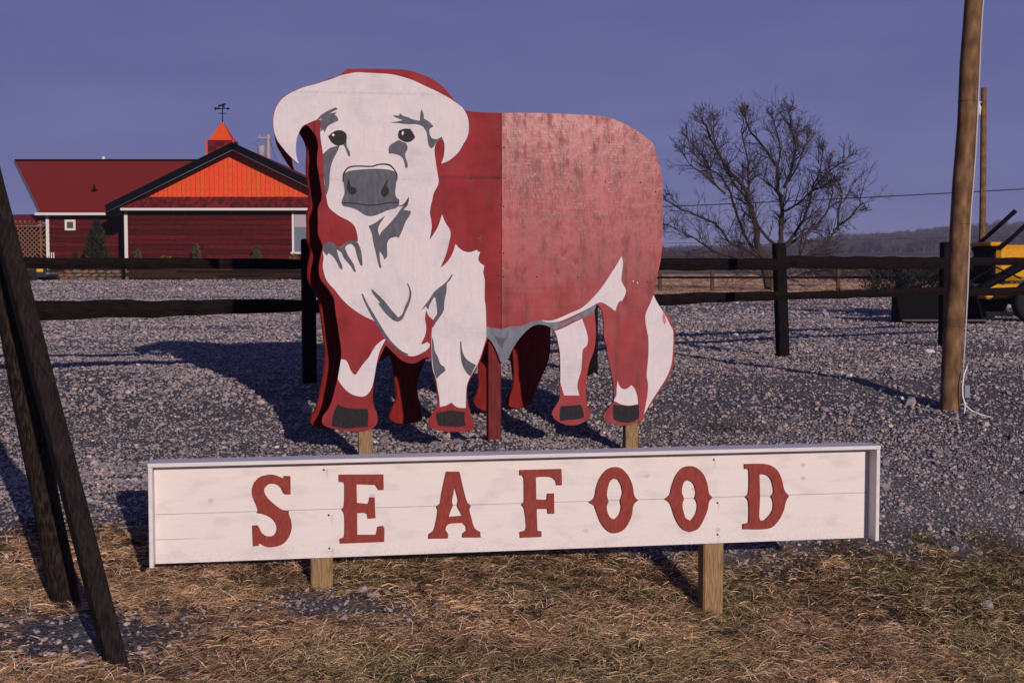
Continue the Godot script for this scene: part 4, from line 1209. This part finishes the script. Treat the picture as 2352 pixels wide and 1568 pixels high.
	part("ridge_cap", box_mesh(Vector3(13.9, 0.09, 0.30), 0.02), black, b, Vector3(-20.65, 7.39, -74.5))
	st = begin()
	tube(st, [Vector3(-27.62, 7.30, -74.45), Vector3(-24.15, 4.24, -68.4)], [0.07, 0.07], 6)
	part("rake_edge", done(st), mats["drip"], b)
	part("gutter", box_mesh(Vector3(4.2, 0.135, 0.13), 0.02), trim, b, Vector3(-22.32, 4.19, -68.42))
	part("corner_board", box_mesh(Vector3(0.17, 2.85, 0.17), 0.01), trim, b, Vector3(-24.0, 2.74, -69.1))
	var w2 := part("window", box_mesh(Vector3(0.40, 0.40, 0.03), 0.004), mat("vent_screen", lin(0.09, 0.07, 0.06), 0.6), b, Vector3(-22.8, 3.64, -68.985))
	for q in [[-0.22, 0.0, 0.11, 0.55], [0.22, 0.0, 0.11, 0.55], [0.0, 0.22, 0.33, 0.11], [0.0, -0.22, 0.33, 0.11]]:
		part("frame", box_mesh(Vector3(q[2], q[3], 0.07), 0.008), trim, w2, Vector3(q[0], q[1], 0.02))
	var vent := begin(1)
	tube(vent, [Vector3(0, -0.15, 0), Vector3(0, 0.02, 0), Vector3(0, 0.05, 0), Vector3(0, 0.14, 0), Vector3(0, 0.30, 0)], [0.17, 0.16, 0.05, 0.045, 0.04], 10)
	part("roof_vent", done(vent), black, b, Vector3(-22.1, 5.55, -70.85))
	part("chimney_pipe", tube_mesh([Vector3(0, 0, 0), Vector3(0, 0.45, 0)], [0.09, 0.09], 8), trim, b, Vector3(-23.05, 7.22, -75.6))
	# cupola with pyramid roof
	var cup := Vector3(-15.52, 0, -72.0)
	for r in 5:
		for s in 3:
			part("cupola_shingle", box_mesh(Vector3(0.44, 0.27, 0.04), 0.008), shingles[(r + s * 2) % 3], b, cup + Vector3(-0.45 + s * 0.45 + (0.02 if r % 2 else -0.02), 7.0 + r * 0.25, 0.70))
	part("cupola", box_mesh(Vector3(1.36, 1.75, 1.36), 0.02), siding[1], b, cup + Vector3(0, 7.33, 0))
	for s in [-1, 1]:
		part("cupola_corner", box_mesh(Vector3(0.09, 1.75, 0.09), 0.01), orange[0], b, cup + Vector3(s * 0.70, 7.33, 0.70))
	for r in 7:
		var a := 1.22 * (1.0 - r / 7.0) / 2 + 0.035
		var c := 1.22 * (1.0 - (r + 1) / 7.0) / 2 + 0.0
		var y := 8.18 + r * 0.152
		st = begin()
		var lo := [Vector3(-a, y, -a), Vector3(a, y, -a), Vector3(a, y, a), Vector3(-a, y, a)]
		var hi := [Vector3(-c, y + 0.165, -c), Vector3(c, y + 0.165, -c), Vector3(c, y + 0.165, c), Vector3(-c, y + 0.165, c)]
		for k in 4: face(st, Vector3(0, y + 0.05, 0), [lo[k], lo[(k + 1) % 4], hi[(k + 1) % 4], hi[k]])
		face(st, Vector3(0, y + 0.05, 0), lo)
		face(st, Vector3(0, y + 0.05, 0), hi)
		part("cupola_roof_course", done(st), orange[r % 3], b, cup)
	var vane := thing("weathervane", "black iron weathervane on the orange cupola peak", "weathervane", cup + Vector3(0, 9.22, 0))
	part("rod", tube_mesh([Vector3.ZERO, Vector3(0, 0.95, 0)], [0.03, 0.02], 6), black, vane)
	part("arrow", plate(PackedVector2Array([Vector2(-0.42, -0.08), Vector2(-0.25, -0.03), Vector2(0.25, -0.02), Vector2(0.25, -0.08), Vector2(0.42, 0.0), Vector2(0.25, 0.08), Vector2(0.25, 0.02), Vector2(-0.25, 0.03), Vector2(-0.42, 0.10)]), -0.012, 0.012), black, vane, Vector3(0, 0.72, 0))
	part("direction_arms", box_mesh(Vector3(0.46, 0.03, 0.03), 0.004), black, vane, Vector3(0, 0.47, 0))
	part("direction_arms", box_mesh(Vector3(0.03, 0.03, 0.46), 0.004), black, vane, Vector3(0, 0.47, 0))
	part("horse", plate(PackedVector2Array([Vector2(-0.24, 0.0), Vector2(-0.2, 0.0), Vector2(-0.14, 0.10), Vector2(0.02, 0.10), Vector2(0.08, 0.0), Vector2(0.12, 0.0), Vector2(0.10, 0.14), Vector2(0.18, 0.20), Vector2(0.16, 0.26), Vector2(0.06, 0.24), Vector2(0.0, 0.18), Vector2(-0.16, 0.19), Vector2(-0.26, 0.10), Vector2(-0.2, 0.09)]), -0.012, 0.012), black, vane, Vector3(0, 0.745, 0))
	# lattice porch at the far left
	var porch := thing("lattice_porch", "brown lattice screen under a small red roof at the restaurant's left end", "porch")
	var lat := mat("lattice", lin(0.20, 0.095, 0.055), 0.8)
	st = begin()
	for i in 19:
		for s in [-1, 1]:
			var cx := -28.5 + i * 0.24
			var q := Transform3D(Basis(Vector3(0, 0, 1), s * PI / 4), Vector3(cx, 2.75, -69.3 + 0.012 * s))
			bevel_box(st, Vector3(0.055, 3.2, 0.012), q, 0.002)
	var lattice := part("lattice", done(st), lat, porch)
	lattice.set_meta("kind", "stuff")
	for q in [[-28.7, 0.1, 2.9], [-24.42, 0.1, 2.9]]:
		part("lattice_post", box_mesh(Vector3(q[1], q[2], 0.12), 0.01), lat, porch, Vector3(q[0], 2.45, -69.25))
	part("beam", box_mesh(Vector3(4.6, 0.12, 0.16), 0.01), mat("porch_beam", lin(0.22, 0.16, 0.15), 0.8), porch, Vector3(-26.6, 3.62, -69.2))
	part("back_wall", box_mesh(Vector3(4.6, 3.0, 0.1), 0.01), mats["fascia_black"], porch, Vector3(-26.6, 2.3, -72.0))
	st = begin()
	slab(st, Vector3(-29.0, 4.3, -72.2), Vector3(-24.3, 4.3, -72.2), Vector3(-24.55, 3.72, -69.0), Vector3(-29.0, 3.72, -69.0), 0.08)
	part("porch_roof", done(st), shingle, porch)
	# planting bed and its two retaining walls
	st = begin()
	slab(st, Vector3(-22.6, 1.42, -69.0), Vector3(-7.5, 1.42, -69.0), Vector3(-7.5, 1.36, -64.8), Vector3(-22.6, 1.30, -64.8), 0.6)
	tag(part("planting_bed", done(st), mat("bed_soil", lin(0.10, 0.06, 0.04), 0.95, grain(28, 0.05, 0.5, 1.0), Vector3(0.8, 0.8, 0.8)), self), "raised brown planting bed along the restaurant front", "planting bed", "", "structure")
	var wall := thing("timber_retaining_wall", "low retaining wall of stacked dark timbers below the gable wall", "retaining wall")
	var timber := []
	for k in 3: timber.append(mat("timber_%d" % k, lin(0.030 + 0.030 * k, 0.014 + 0.014 * k, 0.011 + 0.006 * k), 0.85, grain(29, 0.02, 0.35, 1.0), Vector3(0.4, 4.0, 0.4)))
	for r in 5:
		var x := -18.72
		while x < -7.6:
			var l := minf(rng.randf_range(2.0, 2.9), -7.5 - x)
			part("timber", box_mesh(Vector3(l - 0.015, 0.108, 0.14), 0.014), timber[rng.randi() % 3], wall, Vector3(x + l / 2, 0.92 + r * 0.114, -64.68 - r * 0.02 + rng.randfn(0, 0.01)))
			x += l
	part("end_post", box_mesh(Vector3(0.14, 0.66, 0.14), 0.01), mats["fascia_black"], wall, Vector3(-18.78, 1.1, -64.5))
	var dry := thing("stone_retaining_wall", "low dry stone wall of tan and orange stones at the planting bed", "retaining wall")
	var hues := [lin(0.34, 0.20, 0.11), lin(0.28, 0.17, 0.11), lin(0.40, 0.20, 0.09), lin(0.30, 0.23, 0.18), lin(0.22, 0.14, 0.08)]
	var stone_m := []
	for k in 5: stone_m.append(mat("wall_stone_%d" % k, hues[k], 0.9, grain(30, 0.03, 0.6, 1.0), Vector3(2, 2, 2)))
	for r in 3:
		var x := -22.4 + r * 0.35
		while x < -18.9:
			var l := rng.randf_range(0.28, 0.52)
			var o := part("stone", pebble(700 + rng.randi() % 40), stone_m[rng.randi() % 5], dry, Vector3(x + l / 2, 0.93 + r * 0.165, -64.62 - r * 0.05))
			o.scale = Vector3(l * 1.22, 0.37, 0.42)
			o.rotation = Vector3(0, rng.randfn(0, 0.15), rng.randfn(0, 0.05))
			x += l
	st = begin()
	bevel_box(st, Vector3(3.6, 0.45, 0.3), Transform3D(Basis(), Vector3(-20.55, 1.02, -64.9)), 0.02)
	part("core", done(st), mats["bed_soil"], dry)

# conifers and low shrubs of the bed
func shrub(called: String, label: String, at: Vector3, h: float, w: float, c: Color, cone: float, leaves: int, seed_: int) -> void:
	rng.seed = seed_
	var o := thing(called, label, "shrub", at, 0.0, "shrubs in the restaurant bed")
	part("trunk", tube_mesh([Vector3(0, -0.15, 0), Vector3(0.01, h * 0.8, 0)], [0.03 * h, 0.008], 6), mats["oak_bark"], o)
	var st := begin()
	for i in leaves:
		var t := pow(rng.randf(), 1.25)
		var a := rng.randf() * TAU
		var lump := 1.0 + 0.28 * sin(a * 3.0 + t * 9.0 + seed_) + 0.14 * sin(a * 7.0 - t * 17.0)
		var r := w / 2.0 * lerpf(sqrt(maxf(0.02, 1.0 - pow(2.0 * t - 0.75, 2.0) / 1.6)), 1.0 - t, cone) * lump * sqrt(rng.randf_range(0.25, 1.0))
		var p := Vector3(cos(a) * r, 0.02 + t * h, sin(a) * r)
		var d := Vector3(cos(a) * 0.7 + rng.randfn(0, 0.4), rng.randf_range(0.2, 1.1), sin(a) * 0.7 + rng.randfn(0, 0.4)).normalized()
		var s := d.cross(Vector3(rng.randfn(), rng.randfn(), rng.randfn())).normalized()
		var l := rng.randf_range(0.06, 0.15) * (0.7 + 0.3 * h)
		var k := rng.randf_range(0.55, 1.35)
		st.set_color(Color(c.r * k, c.g * k, c.b * k))
		quad(st, p - s * l * 0.22, p + d * l * 0.5 - s * l * 0.1, p + d * l, p + s * l * 0.22)
	var m: StandardMaterial3D = mats.get("shrub_leaf") if mats.has("shrub_leaf") else mat("shrub_leaf", Color.WHITE, 0.8)
	m.vertex_color_use_as_albedo = true
	part("foliage", done(st), m, o)

func build_shrubs() -> void:
	var bed := 1.38
	var deep := Color(0.034, 0.033, 0.016)
	var gray := Color(0.10, 0.085, 0.055)
	var gold := Color(0.20, 0.15, 0.03)
	shrub("juniper", "tall dark conical juniper in the shaded corner of the restaurant", Vector3(-21.0, bed - 0.1, -67.6), 2.5, 1.35, deep, 0.75, 3600, 1)
	shrub("shrub", "small dark shrub left of the tall juniper", Vector3(-22.05, bed - 0.1, -67.4), 0.9, 0.6, deep, 0.5, 500, 2)
	shrub("dwarf_conifer", "leaning thin dwarf conifer beside the white corner board", Vector3(-18.5, bed, -66.0), 0.95, 0.5, gray, 0.8, 700, 3)
	shrub("dwarf_conifer", "dwarf conifer standing mid wall under the orange gable", Vector3(-15.6, bed, -66.0), 1.18, 0.62, gray, 0.72, 900, 4)
	shrub("dwarf_conifer", "dwarf conifer below the big window", Vector3(-12.6, bed, -66.0), 1.1, 0.62, gray, 0.72, 900, 5)
	shrub("low_shrub", "low yellowish shrub left of the mid wall conifer", Vector3(-17.1, bed, -65.9), 0.62, 0.7, gold, 0.1, 420, 6)
	shrub("low_shrub", "low yellowish shrub against the fence post at the bull's head", Vector3(-10.75, bed, -65.7), 0.72, 0.5, gold, 0.2, 420, 7)
	shrub("low_shrub", "tiny green shrub between the two left dwarf conifers", Vector3(-19.4 + 2.2, bed, -65.6), 0.3, 0.5, gold, 0.1, 200, 8)
	# evergreen hedge behind the loader bucket
	for i in 4:
		var told := ["leftmost dark evergreen bush behind the fence near the loader", "second dark evergreen bush behind the fence near the loader", "third dark evergreen bush behind the loader bucket", "dark evergreen bush behind the leaning pole"]
		shrub("evergreen_bush", told[i], Vector3(12.9 + i * 1.2, 0.55, -45.2 - (i % 2) * 0.7), 1.05 + 0.1 * (i % 2), 1.7, Color(0.026, 0.030, 0.022), 0.15, 2600, 20 + i)

# ------------------------------------------------------------------ vehicles and small things
func wheel(parent: Node, at: Vector3, r: float, w: float, axis: Vector3, hub: Material) -> void:
	var prof := [[-0.5, 0.60], [-0.5, 0.86], [-0.36, 1.0], [0.36, 1.0], [0.5, 0.86], [0.5, 0.60]]
	var path := []
	var rad := []
	for q in prof:
		path.append(axis * q[0] * w + axis * 0.0001 * path.size())
		rad.append(q[1] * r)
	var t := part("wheel", tube_mesh(path, rad, 24), mats["rubber"], parent, at)
	part("rim", tube_mesh([-axis * w * 0.44, axis * w * 0.44, axis * w * 0.50], [r * 0.58, r * 0.58, r * 0.50], 18), hub, t)
	part("hub", tube_mesh([axis * w * 0.5, axis * w * 0.58], [r * 0.2, r * 0.16], 10), mats["fascia_black"], t)

func build_vehicles() -> void:
	mat("rubber", lin(0.018, 0.018, 0.02), 0.85)
	var paint := mat("car_paint", lin(0.012, 0.012, 0.016), 0.25)
	paint.clearcoat_enabled = true
	var chrome := mat("chrome", lin(0.55, 0.52, 0.52), 0.25)
	chrome.metallic = 0.8
	var amber := mat("amber_lens", lin(0.75, 0.38, 0.02), 0.3)
	var glass: Material = mats["window_glass"]
	var y0 := 0.745
	var car := thing("parked_car", "dark car parked by the stone wall, seen below the fence rail at far left", "car", Vector3(-23.75, y0, -62.0))
	# side profile, nose to the right
	var body := PackedVector2Array([Vector2(2.08, 0.30), Vector2(2.12, 0.55), Vector2(2.02, 0.80), Vector2(1.0, 0.90), Vector2(-1.5, 0.93), Vector2(-2.2, 0.88), Vector2(-2.25, 0.45), Vector2(-2.1, 0.28)])
	part("body", plate(outline_m(body), -1.66, 0.0), paint, car, Vector3(0, 0, 0.0))
	part("cabin", plate(PackedVector2Array([Vector2(0.75, 0.90), Vector2(0.15, 1.36), Vector2(-1.05, 1.38), Vector2(-1.75, 0.93)]), -1.45, -0.2), glass, car)
	part("roof", plate(PackedVector2Array([Vector2(0.16, 1.345), Vector2(0.12, 1.40), Vector2(-1.02, 1.42), Vector2(-1.08, 1.36)]), -1.46, -0.19), paint, car)
	part("bumper", box_mesh(Vector3(0.16, 0.12, 1.7), 0.03), chrome, car, Vector3(2.14, 0.46, -0.83))
	part("turn_lamp", box_mesh(Vector3(0.30, 0.15, 0.05), 0.02), amber, car, Vector3(1.80, 0.60, 0.005))
	part("headlight", box_mesh(Vector3(0.06, 0.15, 0.3), 0.02), chrome, car, Vector3(2.11, 0.66, -0.3))
	for x in [1.38, -1.35]:
		wheel(car, Vector3(x, 0.305, -0.02), 0.305, 0.2, Vector3(0, 0, 1), chrome)
		wheel(car, Vector3(x, 0.305, -1.6), 0.305, 0.2, Vector3(0, 0, 1), chrome)
	# white garden chair by the corner post
	var ch := thing("garden_chair", "small white garden chair beside the left white corner board", "chair", Vector3(-23.55, 1.35, -68.2), 0.5)
	var wh: Material = mats["white_trim"]
	part("seat", box_mesh(Vector3(0.42, 0.03, 0.42), 0.008), wh, ch, Vector3(0, 0.42, 0))
	for k in 4: part("back_slat", box_mesh(Vector3(0.05, 0.45, 0.02), 0.006), wh, ch, Vector3(-0.165 + 0.11 * k, 0.66, -0.2))
	for s in [[-1, -1], [1, -1], [-1, 1], [1, 1]]: part("leg", box_mesh(Vector3(0.035, 0.42, 0.035), 0.006), wh, ch, Vector3(s[0] * 0.19, 0.2, s[1] * 0.19))
	# yellow loader with its bucket down
	var yellow := mat("loader_yellow", lin(0.72, 0.33, 0.012), 0.4, grain(33, 0.02, 0.85, 1.0), Vector3(1, 1, 1))
	var iron := mat("loader_iron", lin(0.007, 0.006, 0.007), 0.8, grain(34, 0.03, 0.5, 1.0), Vector3(1, 1, 1))
	var edge := mat("bucket_edge", lin(0.10, 0.075, 0.075), 0.5)
	var ld := thing("loader", "yellow tractor loader with dark bucket lowered, parked behind the right pole", "loader", Vector3(9.08, 0.68, -23.6), 0.12)
	part("hood", box_mesh(Vector3(1.9, 0.62, 0.82), 0.07), yellow, ld, Vector3(0.22, 1.02, 0))
	part("grille", box_mesh(Vector3(0.10, 0.66, 0.72), 0.03), iron, ld, Vector3(-0.76, 0.98, 0))
	part("hood_lip", box_mesh(Vector3(0.30, 0.07, 0.86), 0.02), yellow, ld, Vector3(-0.72, 1.345, 0))
	for s in [-1, 1]: part("hydraulic_hose", tube_mesh([Vector3(-0.4, 0.75, s * 0.62), Vector3(-0.9, 0.95, s * 0.68), Vector3(-1.3, 0.72, s * 0.63), Vector3(-1.9, 0.55, s * 0.6)], [0.018, 0.018, 0.018, 0.018], 6), iron, ld)
	for k in 6: part("grille_bar", box_mesh(Vector3(0.03, 0.03, 0.64), 0.005), iron, ld, Vector3(-0.82, 0.72 + 0.1 * k, 0))
	part("side_panel", box_mesh(Vector3(1.2, 0.36, 0.03), 0.01), iron, ld, Vector3(0.5, 0.88, 0.425))
	part("frame", box_mesh(Vector3(2.6, 0.26, 0.52), 0.03), yellow, ld, Vector3(0.45, 0.52, 0))
	part("axle", box_mesh(Vector3(0.22, 0.22, 1.5), 0.03), iron, ld, Vector3(-0.28, 0.40, 0))
	for s in [-1, 1]:
		wheel(ld, Vector3(-0.28, 0.36, s * 0.82), 0.36, 0.24, Vector3(0, 0, s), yellow)
		wheel(ld, Vector3(1.75, 0.62, s * 0.85), 0.62, 0.38, Vector3(0, 0, s), yellow)
		part("loader_arm", tube_mesh([Vector3(-2.2, 0.38, s * 0.55), Vector3(-1.15, 0.55, s * 0.55), Vector3(-0.3, 1.0, s * 0.56), Vector3(0.95, 1.55, s * 0.56)], [0.06, 0.07, 0.075, 0.07], 4), iron, ld)
		part("lift_cylinder", tube_mesh([Vector3(-0.75, 1.25, s * 0.50), Vector3(0.05, 1.95, s * 0.50)], [0.035, 0.045], 8), iron, ld)
		part("lift_post", box_mesh(Vector3(0.13, 1.25, 0.10), 0.02), iron, ld, Vector3(0.95, 1.1, s * 0.56))
	part("seat", box_mesh(Vector3(0.45, 0.5, 0.5), 0.08), iron, ld, Vector3(1.7, 1.35, 0))
	var bucket := Node3D.new()
	bucket.name = "bucket"
	ld.add_child(bucket, true)
	bucket.position = Vector3(-2.18, 0.0, 1.40)
	bucket.rotation.y = -0.12
	part("back_plate", box_mesh(Vector3(1.36, 0.52, 0.06), 0.01), iron, bucket, Vector3(0, 0.30, -0.5))
	for s in [-1, 1]:
		part("side_plate", plate(PackedVector2Array([Vector2(-0.5, 0.54), Vector2(-0.5, 0.02), Vector2(0.10, 0.02), Vector2(-0.25, 0.46)]), -0.015, 0.015), iron, bucket, Vector3(s * 0.67, 0, 0)).rotation.y = -PI / 2
	part("floor_plate", box_mesh(Vector3(1.36, 0.04, 0.7), 0.008), iron, bucket, Vector3(0, 0.04, -0.2))
	part("cutting_edge", box_mesh(Vector3(1.38, 0.03, 0.16), 0.006), edge, bucket, Vector3(0, 0.08, 0.10))

func build_weeds() -> void:
	var w := thing("weed_clump", "dark clump of dead weeds on the gravel bank right of the bull's hind leg", "weeds", Vector3(1.66, surface_height(1.66, 9.85) - 0.01, -9.85))
	for k in 5:
		var o := part("stems", tuft(800 + k, 46, 0.0, 0.1), mats["weed_brown"] if mats.has("weed_brown") else mat("weed_brown", lin(0.05, 0.034, 0.024), 0.9), w, Vector3(-0.16 + 0.08 * k, 0, 0.05 * sin(k * 2.0)))
		o.scale = Vector3(1.6, 1.3 - 0.1 * k, 1.6)
	var s := thing("weed_clump", "small brown weed tuft on the gravel beside the bull's white tail", "weeds", Vector3(1.33, surface_height(1.33, 12.0), -12.0))
	var q := part("stems", tuft(810, 46, 0.0, 0.1), mats["weed_brown"], s)
	q.scale = Vector3(1.5, 1.2, 1.5)

func build_stones() -> void:
	# the larger stones that stand out on the gravel: place, size, colour, words
	var rock := [
		[0.55, 9.67, 0.055, 0, "pinkish stone lying under the bull's near hind hoof"],
		[2.08, 9.93, 0.115, 1, "long flat slab on the bank right of the bull's hind leg"],
		[5.12, 18.87, 0.085, 2, "pale stone on the open gravel between the fence post and the pole"],
		[1.61, 10.2, 0.07, 1, "grey stone beside the dark patch right of the bull"],
		[3.0, 9.1, 0.065, 1, "grey stone on the bank beyond the right end of the board"],
		[2.67, 8.62, 0.05, 2, "small pale stone near the right end of the board"],
		[-0.75, 6.53, 0.085, 2, "whitish broken stone right of the board's left post"],
		[-0.68, 6.49, 0.07, 2, "second whitish stone further right of the board's left post"],
		[-0.62, 6.51, 0.05, 0, "small pinkish stone at the right of the pale stone cluster by the left post"],
		[-0.58, 6.23, 0.035, 2, "small white pebble in the grass in front of the left post"],
		[-1.84, 10.0, 0.06, 2, "pale stone in the bull's shadow left of its front leg"],
		[-2.1, 9.1, 0.06, 0, "tan stone on the gravel above the board's left end"],
		[3.27, 10.22, 0.055, 0, "pinkish stone at the foot of the wooden pole"],
		[2.38, 10.13, 0.06, 0, "reddish stone on the bank between the slab and the pole"],
		[-2.25, 7.96, 0.05, 2, "light stone on the gravel just left of the board"],
	]
	var hue := [mat("rock_pink", lin(0.42, 0.30, 0.26), 0.85, grain(30, 0.03, 0.6, 1.0), Vector3(4, 4, 4)), mat("rock_grey", lin(0.30, 0.26, 0.27), 0.85, grain(30, 0.03, 0.6, 1.0), Vector3(4, 4, 4)), mat("rock_pale", lin(0.56, 0.50, 0.46), 0.85, grain(30, 0.03, 0.6, 1.0), Vector3(4, 4, 4))]
	rng.seed = 404
	for i in rock.size():
		var r: Array = rock[i]
		var o := part("stone", pebble(300 + i), hue[r[3]], self, Vector3(r[0], surface_height(r[0], r[1]) + r[2] * 0.15, -r[1]))
		o.scale = Vector3(r[2] * (2.0 if i == 1 else 1.1), r[2] * (0.75 if i != 1 else 0.6), r[2])
		o.rotation = Vector3(rng.randfn(0, 0.2), rng.randf_range(-0.5, 0.5), rng.randfn(0, 0.2))
		tag(o, r[4], "stone", "larger stones on the gravel")

# ------------------------------------------------------------------
func outline_m(p: PackedVector2Array) -> PackedVector2Array:
	var mm := []
	for q in p:
		mm.append(q.x * 1000.0)
		mm.append(q.y * 1000.0)
	return outline(mm, 1.2)

# faint high streaks of cloud
func thin_cloud() -> ImageTexture:
	var n := FastNoiseLite.new()
	n.seed = 61
	n.frequency = 1.0
	n.fractal_octaves = 5
	var w := 1024
	var h := 512
	var im := Image.create(w, h, false, Image.FORMAT_RGBA8)
	for j in h:
		var el := PI / 2 - PI * (j + 0.5) / h
		for i in w:
			var az := TAU * i / w
			var d := Vector3(cos(az) * cos(el), sin(el), sin(az) * cos(el))
			var v := n.get_noise_3d(d.x * 3.0, d.y * 26.0 + d.x * 2.0, d.z * 3.0) + 0.5 * n.get_noise_3d(d.x * 9.0 + 5.0, d.y * 60.0, d.z * 9.0)
			var a := clampf(v * 0.9 + 0.25, 0.0, 1.0) * 0.075 * smoothstep(0.0, 0.04, el)
			im.set_pixel(i, j, Color(0.62, 0.60, 0.66, a))
	return ImageTexture.create_from_image(im)

func _ready() -> void:
	var cam := Camera3D.new()
	cam.name = "camera"
	cam.fov = 28.72
	cam.near = 0.1
	cam.far = 6000.0
	cam.position = Vector3(0, 1.7, 0)
	cam.rotation.x = -atan(0.059)
	add_child(cam)
	cam.current = true

	var sky := ProceduralSkyMaterial.new()
	sky.sky_top_color = lin(0.034, 0.056, 0.215)
	sky.sky_horizon_color = lin(0.146, 0.158, 0.345)
	sky.sky_curve = 0.30
	sky.sky_cover = thin_cloud()
	sky.sky_cover_modulate = Color(1, 1, 1, 1)
	sky.ground_bottom_color = lin(0.05, 0.04, 0.04)
	sky.ground_horizon_color = lin(0.10, 0.085, 0.10)
	var env := Environment.new()
	env.background_mode = Environment.BG_SKY
	env.sky = Sky.new()
	env.sky.sky_material = sky
	env.tonemap_mode = Environment.TONE_MAPPER_LINEAR
	env.tonemap_exposure = 1.0
	env.sdfgi_enabled = true
	env.ssao_enabled = true
	env.ssil_enabled = true
	env.fog_enabled = true
	env.fog_light_color = lin(0.62, 0.62, 0.85)
	env.fog_density = 0.00038
	var we := WorldEnvironment.new()
	we.name = "world"
	we.environment = env
	add_child(we)

	var sun := DirectionalLight3D.new()
	sun.name = "sun"
	sun.light_energy = 1.10
	sun.light_color = Color(1.0, 0.945, 0.905)
	sun.light_angular_distance = 0.5
	sun.shadow_enabled = true
	var az := deg_to_rad(23.0)
	var el := deg_to_rad(15.0)
	sun.look_at_from_position(Vector3.ZERO, Vector3(-sin(az) * cos(el), -sin(el), -cos(az) * cos(el)))
	add_child(sun)

	rng.seed = 12
	bumps.seed = 3
	bumps.frequency = 0.25
	bumps.fractal_octaves = 3
	patches.seed = 4
	patches.frequency = 0.06
	patches.fractal_octaves = 3

	mat("lumber", lin(0.42, 0.26, 0.13), 0.75, grain(14, 0.012, 0.62, 1.0, 1024), Vector3(7.0, 0.7, 7.0), 0.1)
	build_ground()
	build_hills()
	rng.seed = 13
	build_restaurant()
	build_fences()
	build_bull()
	build_board()
	build_poles()
	build_oak()
	build_shrubs()
	rng.seed = 14
	build_vehicles()
	build_stones()
	build_weeds()
	rng.seed = 15
	build_gravel()
	build_grass()
	build_field_grass()
